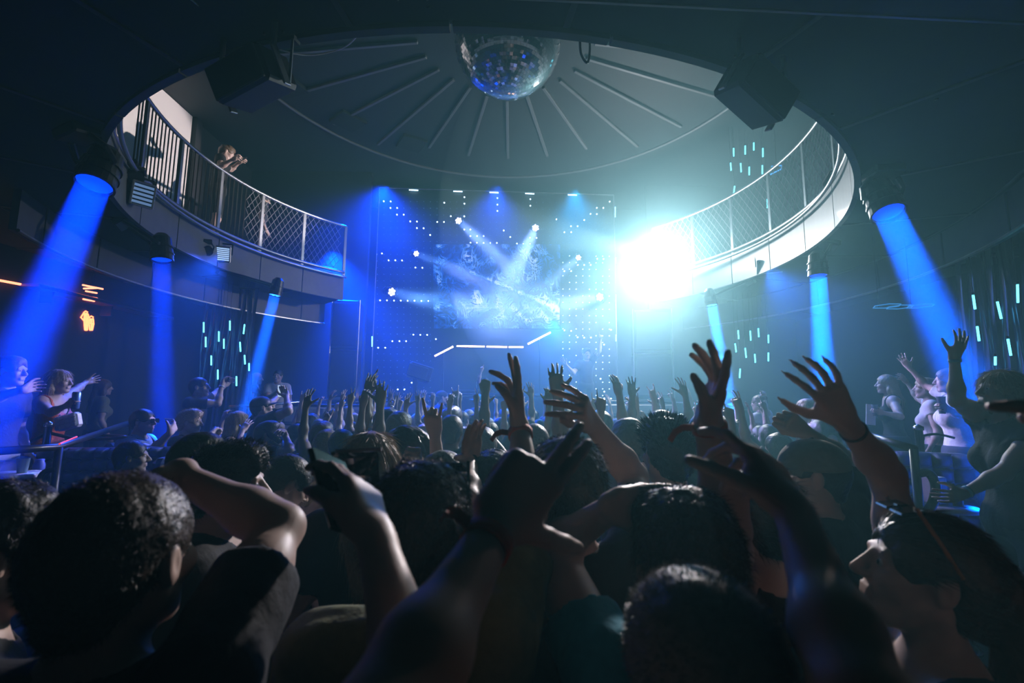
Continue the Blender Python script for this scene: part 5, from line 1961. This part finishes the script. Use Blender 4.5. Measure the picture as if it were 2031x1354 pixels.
N = person((1507, 1024, 1.25), yaw=-10, sex='f', label='woman with dark hair, bare strapped shoulder, left arm straight up with red ribbon', res=NR, hair=('bun', 'black'), strands=2500, top=('tank', 'black'),
           L=dict(elbow=(1442, 1050), wrist=(1405, 836), hand=(1424, 750), e='near', w='near', h='near', thick=1.25, size=1.1, pose=([4, 1, -2, -6], [(0, 3, 3), (14, 8, 6), (26, 12, 8), (34, 14, 8)], (10, 20)), thumb=(-.2, -1, 0), palm=(-1, 0, 0)))
wristband(N, 'L', RED, 'red ribbon band with a loose end', .014, -.012, -CR, .030)
O = person((1607, 944, 1.70), yaw=-34, hrot=(-36, 0, 0), label='man in khaki baseball cap and black T-shirt raising his right fist', res=NR, hair=('cap', 'black'), top=('tee', 'black'), folds=.005, eyes=True,
           R=dict(elbow=(1672, 912), wrist=(1590, 852), hand=(1560, 832), e='far', w='near', h='near', pose='fist', thumb=(-.3, -1), palm=(-.5, .2, -1)))
baseball_cap(O, CAPM, False, 'khaki baseball cap')
person((1323, 900, 1.90), yaw=-12, label='man seen from behind with spiky dark hair and black T-shirt, centre right', res=NR, hair=('spiky', 'black'), strands=1500, top=('tee', 'black'))
Wm = person((1984, 778, 2.6), yaw=-82, floor=.36, sex='f', hrot=(0, 8, 0), label='blond woman in black top and shorts on the right platform, waving', res=(.010, .006), hair=('long', 'blond'), strands=7000, top=('short', 'black'), bottom=('hotpants', 'charcoal'), eyes=True, folds=.004, shoes='black', build=1.12,
            R=dict(elbow=(1898, 795), wrist=(1893, 708), hand=(1911, 668), e='near', w='far', h='near', pose='wave', thumb=(-1, .2), palm='away'),
            L=dict(elbow=(1990, 938), wrist=(1908, 980), hand=(1880, 985), e='near', w='near', h='near', pose='relax', thumb=(-.2, 1), palm=(-.2, .6, -.8)))
BLUEB = mat('blue_paper_band', (.08, .35, .6), .6, noise=.1, nscale=40)
wristband(Wm, 'R', BLUEB, 'blue paper wristband', .016, -.02)
wristband(Wm, 'L', BLUEB, 'blue paper wristband', .016, -.03)
person((np.array([1.02, .50, 1.53]), 0, None), yaw=-20, label='person beyond the right edge whose pointing finger reaches into the picture', res=(.012, .005), hair=('short', 'brown'), s=.95, top=('tee', 'black'),
       L=dict(E=at(2420, 1040, .56), W=at(2300, 838, .54), hd=at(1960, 872, .54) - at(2300, 838, .54), pose='point', thumb=(0, 1), palm=(0, .3, -1)))
Q_ = person((1126, 975, 1.25), yaw=-6, label='man with dark brown hair behind the big hand, bare right arm bent over', res=NR, hair=('short', 'brown'), strands=6000, top=('tee', 'black'),
            R=dict(elbow=(1256, 945), wrist=(1172, 836), hand=(1152, 803), e='far', w='near', h='near', pose=([6, 2, -4, -9], [(56, 12, 8), (44, 12, 8), (34, 10, 8), (24, 10, 8)], (20, 10)), thumb=(-.35, -.9, -.3), palm=(-.9, .1, -.3)))
S_ = person((978, 972, 1.70), yaw=2, label='man with black hair left of the big hand, left palm raised, dark watch', res=NR, hair=('short', 'black'), strands=4000, top=('tee', 'charcoal'),
            L=dict(elbow=(926, 995), wrist=(930, 908), hand=(938, 868), e='near', w='far', h='near', pose=([4, 1, -2, -5], [(4, 6, 5)] * 4, (48, 6)), thumb=(-.6, -.75, 0), palm=(.6, -.7, 0)))
wristband(S_, 'L', BLACK, 'dark wristwatch', .028, -.015, False, .030, 'wristwatch')
T_ = person((822, 985, 2.0), yaw=6, label='man hidden behind the olive-shirted man, right arm up making a horn sign', res=NR, hair=('short', 'black'), top=('tee', 'black'),
            R=dict(elbow=(872, 965), wrist=(862, 856), hand=(858, 822), e='far', w='near', h='near', pose='horn', thumb=(-1, 0), palm='away'))
person((815, 905, 2.35), yaw=70, hrot=(0, 4, 0), label='person with dark curly hair in profile, knuckles at the mouth, beside the horn-sign arm', res=(.012, .006), hair=('curly', 'black'), top=('tee', 'black'), eyes=True,
       R=dict(elbow=(826, 985), wrist=(832, 925), hand=(826, 900), e='near', w='far', h='near', pose='fist', thumb=(0, 1), palm=(-.6, 0, -.5)))
person((884, 952, 2.1), yaw=60, label='man with short grey hair in profile, right of the horn-sign arm', res=(.012, .007), hair=('crop', 'grey'), top=('tee', 'charcoal'), eyes=True)

# things held
dp = D['arms']['R']
phone(dp['palm'] + dp['hd'] * .035 + dp['n'] * .004, nrmz(dp['n'] * -1), nrmz(dp['hd']), 'dark phone with a blue edge held up left of centre', size=(.075, .155))
# crinkled foil pouch beside the phone
pc = at(730, 955, .95)
fo = []
V, F = [], []
nu, nv = 9, 12
r2 = np.random.default_rng(4)
off = r2.normal(0, .008, (nu, nv))
for lay in (-1, 1):
    for i in range(nu):
        for j in range(nv):
            u_, v_ = i / (nu - 1) - .5, j / (nv - 1) - .5
            bulge = .012 * math.cos(PI * u_) * math.cos(PI * v_)
            V.append(pc + CR * (u_ * .085 + .012 * v_ - .02) + CU * (v_ * -.115) + CF * (lay * bulge + off[i, j] + .002 * lay))
for lay in (0, 1):
    o_ = lay * nu * nv
    for i in range(nu - 1):
        for j in range(nv - 1):
            q = (o_ + i * nv + j, o_ + (i + 1) * nv + j, o_ + (i + 1) * nv + j + 1, o_ + i * nv + j + 1)
            F.append(q if lay else q[::-1])
t = empty('foil_pouch', pc, 'crinkled shiny foil pouch held up beside the dark phone', 'pouch')
MB().add(V, F).build('foil', mat('iridescent_foil', (.35, .38, .42), .12, .9, noise=.7, nscale=30), t)
tm = MB().tube([pc + CR * (-.062) + CU * .058, pc + CR * .026 + CU * .062], .004, 6)
tm.build('sealed_edge', mat('clear_plastic_edge', (.5, .5, .55), .2, noise=.2, nscale=40), t)
hp = D
# ================================================================ PEOPLE FURTHER BACK THAT THE PHOTOGRAPH LETS ONE POINT AT
MR = (.013, .008)
# --- left seating area
person((22, 737, 4.0), yaw=82, floor=.5, label='man in dark T-shirt and white shorts on the left platform, hand forward', res=MR, hair=('short', 'light'), top=('tee', 'navy'), bottom=('shorts', 'white'), eyes=True, shoes='white',
       R=dict(elbow=(-22, 792), wrist=(46, 772), hand=(62, 768), e='near', w='near', h='far', pose='relax', thumb=(0, 1), palm=(0, 1, 0)))
U = person((118, 757, 4.6), yaw=80, floor=.5, sex='f', label='woman in orange sequinned dress with a pale quilted bag, arm stretched out', res=(.012, .007), hair=('long', 'blond'), strands=2500, top=('dress', 'orange'), bottom=None, eyes=True, shoes='black', build=1.08,
           R=dict(elbow=(100, 818), wrist=(132, 804), hand=(142, 799), e='near', w='near', h='near', pose='grip', thumb=(0, 1), palm=(0, 1, 0)),
           L=dict(elbow=(152, 772), wrist=(172, 757), hand=(188, 753), e='far', w='far', h='far', pose='open', thumb=(0, 1), palm=(0, 0, -1)))
a_ = U['arms']['R']
cn = MB().lathe([(.0, 0), (.027, .002), (.031, .01), (.031, .14), (.026, .15), (.0, .15)], a_['W'] + a_['hd'] * .08 + np.array([.01, .035, -.05]), fz, 16).build('drink_can', mat('blue_can', (.15, .3, .7), .25, .6, noise=.1, nscale=20), None, True)
tag(cn, 'tall can held by the woman in the orange dress', 'can')
bgc = at(137, 836, 4.42)
t = empty('quilted_bag', bgc, 'pale quilted handbag hanging across the orange dress', 'bag')
MB().box(bgc, (.20, .08, .135), rot((0, 1, 0), -.28), .02).build('bag_body', mat('pale_quilted_leather', (.62, .66, .70), .4, noise=.1, nscale=60, bump=.4), t)
for i in range(4):
    for j in range(3):
        MB().box(bgc + rot((0, 1, 0), -.28) @ np.array([-.072 + .048 * i, -.04, -.042 + .042 * j]), (.044, .014, .038), rot((0, 1, 0), -.28), .006).build('quilt_pad', MATS['pale_quilted_leather'], t)
MB().tube(smooth_path([bgc + np.array([-.09, 0, .06]), U['tp'](.11, .125, 1.15), U['tp'](.0, .145, 1.33), U['tp'](-.12, .06, 1.45)], 6), .006, 5).build('chain_strap', CHROME, t)
person((206, 768, 7.0), yaw=30, floor=.5, sex='f', label='person in pale top far back behind the orange-dress woman', res=MR, hair=('long', 'light'), top=('tee', 'olive'))
Y_ = person((396, 768, 5.85), yaw=78, floor=.5, hrot=(0, 6, 0), label='man in black T-shirt holding a phone up with both hands by the light rods', res=MR, hair=('crop', 'black'), eyes=True,
            R=dict(elbow=(432, 800), wrist=(440, 764), hand=(446, 752), e='near', w='far', h='far', pose='grip', thumb=(0, 1), palm='away'),
            L=dict(elbow=(425, 782), wrist=(448, 763), hand=(456, 755), e='far', w='far', h='far', pose='grip', thumb=(0, 1), palm='to'))
wristband(Y_, 'R', WHITE, 'white paper wristband', .02, -.02)
pp = Y_['arms']['R']['palm'] + Y_['arms']['R']['hd'] * .05 + np.array([.01, .02, .02])
phone(pp, np.array([-1, -.2, .1]), fz, 'phone held up by the black T-shirt man at the light rods')
Z_ = person((284, 836, 4.9), yaw=84, label='man in pale blue T-shirt, dark sunglasses and rucksack, holding a cigarette', res=MR, hair=('crop', 'black'), top=('tee', 'blue'), eyes=False, folds=.004,
            R=dict(elbow=(303, 893), wrist=(338, 857), hand=(348, 843), e='near', w='near', h='far', pose='relax', thumb=(-.2, 1), palm=(-1, .3, 0)))
sunglasses(Z_, GLASSB, False, 'dark sunglasses')
for sg in (-1, 1):
    add_mb(Z_, MB().tube(smooth_path([Z_['tp'](sg * .10, -.12, 1.30), Z_['tp'](sg * .105, -.02, 1.485), Z_['tp'](sg * .11, .12, 1.36), Z_['tp'](sg * .13, .10, 1.10)], 6), .014, 5), 'rucksack_strap', BLACK)
t = empty('rucksack', Z_['tp'](0, -.2, 1.0), 'black rucksack on the back of the man in sunglasses', 'rucksack')
MB().box(Z_['tp'](0, -.20, 1.22), (.28, .13, .40), Z_['TR'], .05).build('bag_body', BLACK, t)
MB().box(Z_['tp'](0, -.28, 1.14), (.22, .05, .18), Z_['TR'], .02).build('pocket', BLACK, t)
cg = Z_['arms']['R']
tag(MB().tube([cg['tips'][0][0], cg['tips'][0][0] + np.array([-.06, -.01, .005])], .004, 6).build('cigarette', WHITE), 'cigarette between the fingers of the man in sunglasses', 'cigarette')
person((377, 838, 5.0), yaw=76, label='man with swept-up blond hair in black T-shirt, fists together before him', res=MR, hair=('quiff', 'blond'), strands=2500, eyes=True,
       R=dict(elbow=(396, 885), wrist=(420, 860), hand=(430, 856), e='near', w='near', h='far', pose='fist', thumb=(0, 1), palm=(0, 1, 0)),
       L=dict(elbow=(405, 876), wrist=(424, 856), hand=(433, 852), e='far', w='far', h='far', pose='fist', thumb=(0, 1), palm=(0, -1, 0)))
person((262, 907, 3.6), yaw=64, label='man with dark cropped hair in profile before the tufted sofa', res=MR, hair=('crop', 'black'), eyes=True, strands=1500)
person((474, 838, 5.2), yaw=72, sex='f', label='blond woman in dark top reaching up an open hand under the handrail', res=MR, hair=('long', 'blond'), top=('tank', 'black'), eyes=True, strands=1500,
       R=dict(elbow=(468, 888), wrist=(482, 852), hand=(492, 838), e='near', w='far', h='far', pose='open', thumb=(-1, .3), palm='away'))
Ph = person((520, 808, 5.6), yaw=52, hrot=(0, 12, 0), label='man in black cap filming with a phone held overhead', res=MR, hair=('cap', 'black'), eyes=True,
            R=dict(elbow=(572, 815), wrist=(568, 786), hand=(564, 776), e='near', w='far', h='far', pose='grip', thumb=(-1, 0), palm='to'),
            L=dict(elbow=(532, 806), wrist=(551, 786), hand=(556, 778), e='far', w='far', h='far', pose='grip', thumb=(1, 0), palm='to'))
baseball_cap(Ph, BLACK, False, 'black baseball cap')
phone(at(557, 775, 5.95), -CF, fz, 'phone held overhead by the man in the black cap', lit=True)
bd = person((531, 862, 4.8), yaw=72, hrot=(0, 6, 0), label='bearded dark-haired man shouting, black T-shirt, bottle at his mouth', res=MR, hair=('quiff', 'black'), eyes=True,
            R=dict(elbow=(577, 896), wrist=(566, 862), hand=(560, 852), e='near', w='far', h='near', pose='grip', thumb=(-1, .3), palm=(-1, 0, 0)))
bq = bd['hl']
add_mb(bd, MB().tube([bq(-.062, .02, -.06), bq(-.045, .075, -.095), bq(0, .098, -.112), bq(.045, .075, -.095), bq(.062, .02, -.06)], [.012, .02, .024, .02, .012], 8), 'beard', HAIRS['black'], None, True)
bt = bd['arms']['R']
o_ = MB().lathe([(0, 0), (.029, .004), (.030, .12), (.012, .17), (.011, .22), (0, .22)], bt['W'] + bt['hd'] * .075 + bt['n'] * .035 - np.array([0, 0, .08]), nrmz(np.array([-.7, 0, .5])), 14).build('bottle', mat('dark_glass_bottle', (.02, .03, .02), .08, noise=.1, nscale=10), None, True)
tag(o_, 'dark bottle held to the bearded man\'s mouth', 'bottle')
mo = person((551, 746, 9.0), yaw=170, floor=.84, label='man in white T-shirt standing on the higher floor left of the stage', res=MR, hair=('crop', 'black'), top=('tee', 'white'), eyes=True,
            R=dict(elbow=(530, 790), wrist=(545, 780), hand=(552, 777), e='near', w='near', h='near', pose='grip', thumb=(0, 1), palm='away'))
person((510, 751, 9.1), yaw=70, floor=.84, sex='f', label='blond woman in dark top on the higher floor beside the white T-shirt man', res=MR, hair=('long', 'blond'), top=('crop', 'black'))
person((590, 862, 5.4), yaw=40, label='person in black cap and black top below the low white-cup table', res=MR, hair=('cap', 'black'), eyes=True)
baseball_cap(PEOPLE[-1], BLACK, False, 'black baseball cap')
person((612, 884, 4.6), yaw=30, label='dark-haired man in black raising a pointing left arm toward the stage', res=MR, hair=('short', 'black'),
       L=dict(elbow=(632, 880), wrist=(645, 838), hand=(652, 824), e='far', w='far', h='far', pose='horn', thumb=(1, .4), palm='to'))
person((748, 838, 5.4), yaw=62, sex='f', label='woman with brown hair, bare left arm straight up, white wristband', res=MR, hair=('bun', 'brown'), top=('tank', 'black'), eyes=True,
       L=dict(elbow=(771, 832), wrist=(777, 806), hand=(779, 795), e='far', w='far', h='far', pose='two', thumb=(1, .2), palm='to'))
wristband(PEOPLE[-1], 'L', WHITE, 'white wristband', .018, -.02)
person((733, 843, 5.0), yaw=20, label='person in green headband with both hands lifted, beside the raised bare arm', res=MR, hair=('curly', 'light'), top=('tee', 'olive'),
       R=dict(elbow=(756, 872), wrist=(752, 842), hand=(750, 830), e='near', w='far', h='far', pose='two', thumb=(-1, 0), palm='away'))
add_mb(PEOPLE[-1], MB().lathe([(.088, -.012), (.092, 0), (.088, .012)], PEOPLE[-1]['hl'](0, -.01, .05), PEOPLE[-1]['HR'][:, 2], 20), 'headband', mat('green_headband', (.2, .6, .3), .6, noise=.1, nscale=40))
hd_ = at(822, 838, 4.6)
# --- on the step and the stage
person((877, 788, 8.7), yaw=70, floor=.4, label='man in navy top and dark cap standing by the monitor speaker pole', res=MR, hair=('cap', 'black'), top=('tee', 'navy'), eyes=True)
baseball_cap(PEOPLE[-1], TEE['navy'], True, 'dark cap')
person((950, 795, 8.8), yaw=60, floor=.4, label='person with teal cap beside the booth, face turned right', res=MR, hair=('cap', 'brown'), top=('tee', 'charcoal'), eyes=True)
baseball_cap(PEOPLE[-1], TEE['teal'], True, 'teal cap')
person((962, 760, 10.65), yaw=175, floor=1.0, label='disc jockey in black behind the booth, right arm lifted', res=MR, hair=('short', 'black'), eyes=True,
       R=dict(elbow=(950, 752), wrist=(955, 735), hand=(956, 728), e='near', w='near', h='near', pose='point', thumb=(1, 0), palm='away'))
person((1163, 702, 9.6), yaw=168, floor=1.42, label='dancer in black T-shirt and shorts on the stage bench, left arm straight up', res=MR, hair=('short', 'black'), bottom=('shorts', 'charcoal'), shoes='white', eyes=True,
       L=dict(elbow=(1189, 696), wrist=(1191, 672), hand=(1191, 664), e='near', w='near', h='near', pose='point', thumb=(-1, 0), palm='to'),
       R=dict(elbow=(1138, 740), wrist=(1122, 722), hand=(1116, 714), e='near', w='near', h='near', pose='open', thumb=(0, 1), palm='to'))
pod = MB().box((PEOPLE[-1]['base'][0], 9.62, 1.21), (.9, .7, .42), None, .02).build('podium', BLACKM)
MB().box((PEOPLE[-1]['base'][0], 9.62, .7), (.8, .6, .6), None, .01).build('plinth', BLACK, pod)
tag(pod, 'low black podium under the dancer with the raised arm', 'podium')
# --- right platform
vv = person((1757, 762, 6.0), yaw=-60, floor=.5, sex='f', label='woman in dark strappy top holding a glass and a white menu, right platform', res=MR, hair=('long', 'blond'), top=('tank', 'black'), bottom=('skirt', 'black'), eyes=True,
            L=dict(elbow=(1786, 826), wrist=(1750, 818), hand=(1738, 816), e='near', w='near', h='near', pose='grip', thumb=(0, 1), palm=(0, .6, -.2)))
ar = vv['arms']['L']
cup(ar['palm'] + np.array([-.01, .0, -.05]), 'glass held by the woman in the dark strappy top', .13, .034, mat('clear_tumbler', (.6, .65, .7), .1, noise=.03, nscale=20, trans=.6))
mn = MB().box(at(1727, 822, 5.75), (.11, .012, .24), rot((0, 1, 0), .1), .002).build('menu_card', WHITE)
tag(mn, 'tall white card beside the glass on the right platform', 'card')
ww = person((1880, 755, 4.7), yaw=-58, floor=.5, sex='f', label='woman in white cropped top and dark skirt on the right platform, arm flung up', res=MR, hair=('long', 'brown'), top=('loose', 'white'), bottom=('skirt', 'denim'), shoes='white', eyes=True, folds=.006,
            R=dict(elbow=(1838, 765), wrist=(1802, 728), hand=(1790, 710), e='far', w='far', h='near', pose='open', thumb=(0, 1), palm='away'),
            L=dict(elbow=(1902, 822), wrist=(1882, 812), hand=(1872, 808), e='near', w='near', h='near', pose='grip', thumb=(0, 1), palm=(0, .6, -.2)))
ar = ww['arms']['L']
cup(ar['palm'] + np.array([0, 0, -.05]), 'slim glass held by the woman in the white top', .15, .033, MATS['clear_tumbler'])
person((1835, 770, 5.3), yaw=-50, floor=.5, sex='f', label='woman behind the white-topped woman, bare arm stretched toward the stage', res=MR, hair=('bun', 'blond'), top=('crop', 'white'), bottom=('skirt', 'black'), eyes=True,
       R=dict(elbow=(1822, 790), wrist=(1798, 757), hand=(1788, 748), e='far', w='far', h='near', pose='relax', thumb=(0, 1), palm='away'))
person((1505, 800, 6.3), yaw=-30, floor=.5, sex='f', label='bare-shouldered woman bending over with raised hand, blue-lit, right of centre', res=MR, hair=('bun', 'light'), top=('crop', 'white'),
       R=dict(elbow=(1518, 812), wrist=(1516, 786), hand=(1514, 778), e='near', w='far', h='near', pose='point', thumb=(-1, 0), palm='away'))
person((1600, 815, 5.2), yaw=-45, floor=.0, sex='f', label='woman with long pale hair lit violet, head bowed, behind the raised fist', res=MR, hair=('long', 'blond'), strands=1500, top=('tee', 'white'), hrot=(0, -20, 0))
person((1665, 812, 5.4), yaw=-30, floor=.0, sex='m', label='man in pale T-shirt lit blue behind the raised nailed hand', res=MR, hair=('crop', 'light'), top=('tee', 'blue'))
person((1632, 858, 4.2), yaw=-40, floor=.0, sex='f', label='woman with dark hair and white top behind the khaki cap, hands up', res=MR, hair=('long', 'black'), top=('tank', 'white'),
       R=dict(elbow=(1652, 880), wrist=(1646, 850), hand=(1643, 838), e='near', w='far', h='near', pose='open', thumb=(-1, 0), palm='away'))
# --- on the balcony
bb = person((450, 303, 7.5), yaw=60, floor=ZT, label='man in black leaning on the balcony railing looking at his phone', res=MR, hair=('short', 'light'), eyes=True, hrot=(0, -25, 0), bottom=('shorts', 'charcoal'), shoes='white',
            R=dict(elbow=(438, 330), wrist=(462, 316), hand=(470, 312), e='near', w='near', h='near', pose='grip', thumb=(0, 1), palm=(0, .4, -1)),
            L=dict(elbow=(458, 336), wrist=(474, 322), hand=(480, 318), e='far', w='near', h='near', pose='grip', thumb=(0, 1), palm=(0, .4, -1)))
phone(at(481, 316, 7.25), np.array([-.5, -.4, .8]), nrmz(np.array([.8, .2, .5])), 'phone in the hands of the man on the balcony')
person((523, 398, 8.3), yaw=50, floor=ZT, sex='m', label='dim figure with a white badge standing behind the balcony railing', res=MR, hair=('short', 'black'), top=('tee', 'charcoal'))
add_mb(PEOPLE[-1], MB().box(PEOPLE[-1]['tp'](.02, .13, 1.2), (.05, .006, .12), PEOPLE[-1]['TR'], .002), 'badge', WHITE)
# ================================================================ THE CROWD
R0 = (.017, .010)
taken = [np.array(p['base'][:2]) for p in PEOPLE]
n_named = len(PEOPLE)
for nm_ in ('low_table', 'low_table.001', 'monitor_speaker', 'sofa', 'sofa.001', 'handrail', 'handrail.001'):
    o_ = bpy.data.objects[nm_]
    taken += [np.array([o_.location.x + dx, o_.location.y]) for dx in (-.25, 0, .25)]


def arm_up(sg, h=.42, out=.10, fwd=.12, bend=.0):
    sh = np.array([sg * .18, -.02, 1.43])
    E_ = sh + nrmz(np.array([sg * (out + bend), fwd + .06, h])) * .285
    W_ = E_ + nrmz(np.array([sg * (out * .2 - bend), fwd * .8, .9])) * .25
    return E_, W_


def ka(sg, pose='open', palm=(0, 1, .1), **k):
    E_, W_ = arm_up(sg, **k)
    return dict(E=E_, W=W_, hd=nrmz(W_ - E_ + np.array([0, .05, 0])), pose=pose, thumb=(-sg, 0, .2), palm=palm)


KINDS = [
    ('m', ('short', 'brown'), ('tee', 'black'), None, None, 'brown-haired man in black T-shirt, arms down'),
    ('m', ('crop', 'black'), ('tee', 'black'), None, dict(pose='open'), 'cropped dark-haired man in black T-shirt, right hand up'),
    ('f', ('long', 'blond'), ('tank', 'white'), dict(pose='open', out=.2), dict(pose='relax', out=.05), 'long-haired blond woman in white top, both hands up'),
    ('f', ('long', 'brown'), ('tee', 'charcoal'), dict(pose='two'), None, 'long brown-haired woman in dark T-shirt, two fingers up'),
    ('m', ('short', 'black'), ('tee', 'white'), dict(pose='open', bend=.1), dict(pose='open', bend=.1), 'black-haired man in white T-shirt, both arms raised'),
    ('m', ('crop', 'brown'), ('tee', 'navy'), None, dict(pose='fist'), 'short-haired man in navy T-shirt, right fist up'),
    ('f', ('pony', 'brown'), ('tank', 'red'), None, dict(pose='point', out=.02), 'ponytailed woman in red top, pointing up'),
    ('m', ('quiff', 'light'), ('tee', 'grey'), None, None, 'fair-haired man in grey T-shirt, arms down'),
    ('m', ('buzz', 'grey'), ('tee', 'charcoal'), None, None, 'man with shaved grey hair in dark T-shirt'),
    ('f', ('long', 'black'), ('tank', 'black'), dict(pose='grip', bend=.15, h=.2), dict(pose='grip', bend=.15, h=.2), 'long black-haired woman, both forearms lifted before her'),
    ('m', ('curly', 'black'), ('tee', 'black'), dict(pose='horn'), None, 'curly-haired man in black T-shirt, left horn sign'),
    ('f', ('bun', 'blond'), ('tee', 'white'), None, None, 'blond woman with hair in a bun, white T-shirt'),
    ('m', ('short', 'light'), ('tee', 'blue'), dict(pose='wave', out=.3), None, 'light-haired man in pale blue T-shirt, left hand waving'),
    ('f', ('long', 'light'), ('crop', 'black'), None, None, 'woman with long light brown hair in black crop top'),
]
# free places on the dance floor, nearest rows first
spots = []
for r_i, y in enumerate(np.arange(2.55, 8.15, .52)):
    for x in np.arange(-3.75, 3.55, .48):
        xx = x + rng.uniform(-.08, .08) + (.24 if r_i % 2 else 0); yy = y + rng.uniform(-.1, .1)
        if xx > 3.3 or xx < -3.75 or (xx < -3.3 and yy > 5.2):
            continue
        if xx > 1.35 and yy < 3.35:
            continue
        if xx / yy < -.72 or xx / yy > .74:
            continue
        pxx = 1015 + 960 * xx / yy
        # keep the sight lines to the people named one by one on the left
        if pxx < 560 and yy < 5.2 and not (yy < 3.0 and pxx > 380):
            continue
        if min(np.hypot(xx - t_[0], yy - t_[1]) for t_ in taken) < .37:
            continue
        taken.append(np.array([xx, yy]))
        spots.append((xx, yy))
protos = {}
crowd = []
order = rng.permutation(len(spots))
for c_, i in enumerate(order):
    xx, yy = spots[i]
    ki = int(rng.integers(0, len(KINDS))) if rng.random() > .25 else int(rng.choice([0, 1, 7, 8, 3]))
    sx, hair, top, la, ra, desc = KINDS[ki]
    yaw = math.degrees(math.atan2(-.4 - xx, 11 - yy)) + rng.uniform(-22, 22)
    sc = rng.uniform(.94, 1.03) * (.95 if sx == 'f' else 1.0)
    if ki not in protos:
        g = person((np.array([0, 0, 1.63]), 0, None), yaw=0, sex=sx, hair=hair, top=top, label='', res=R0, s=1.0, seed=ki,
                   L=ka(-1, **la) if la else None, R=ka(1, **ra) if ra else None, name='person')
        protos[ki] = g['ob']
        root = g['ob']
    else:
        src = protos[ki]
        root = src.copy(); COL.objects.link(root)
        for ch in list(src.children):
            cc = ch.copy(); COL.objects.link(cc); cc.parent = root
    root.location = (xx, yy, 0)
    root.rotation_euler = (0, 0, -math.radians(yaw))
    root.scale = (sc, sc, sc)
    crowd.append((root, ki, xx, yy, desc))
# skins and hair differ between copies of a kind
for root, ki, xx, yy, desc in crowd:
    sk = SKINS[['fair', 'fair', 'tan', 'fair', 'brown'][int(rng.integers(0, 5))]]
    root.material_slots[0].link = 'OBJECT'
    root.material_slots[0].material = sk


def ordinal(n):
    return ['first', 'second', 'third', 'fourth', 'fifth', 'sixth', 'seventh', 'eighth', 'ninth', 'tenth', 'eleventh', 'twelfth', 'thirteenth', 'fourteenth'][min(n, 13)]


bykind = {}
for c in crowd:
    bykind.setdefault(c[1], []).append(c)
for ki, L_ in bykind.items():
    for half, nm in ((0, 'nearer rows'), (1, 'rear rows')):
        G_ = [c for c in L_ if (c[3] > 5.2) == bool(half)]
        G_.sort(key=lambda c: c[2] / c[3])
        for k, c in enumerate(G_):
            c[0]['label'] = c[4] + (', ' + ordinal(k) + ' such from left, ' + nm if len(G_) > 1 else ', ' + nm + ' of the crowd')
            c[0]['category'] = 'person'
            c[0]['group'] = 'dancers in the crowd'
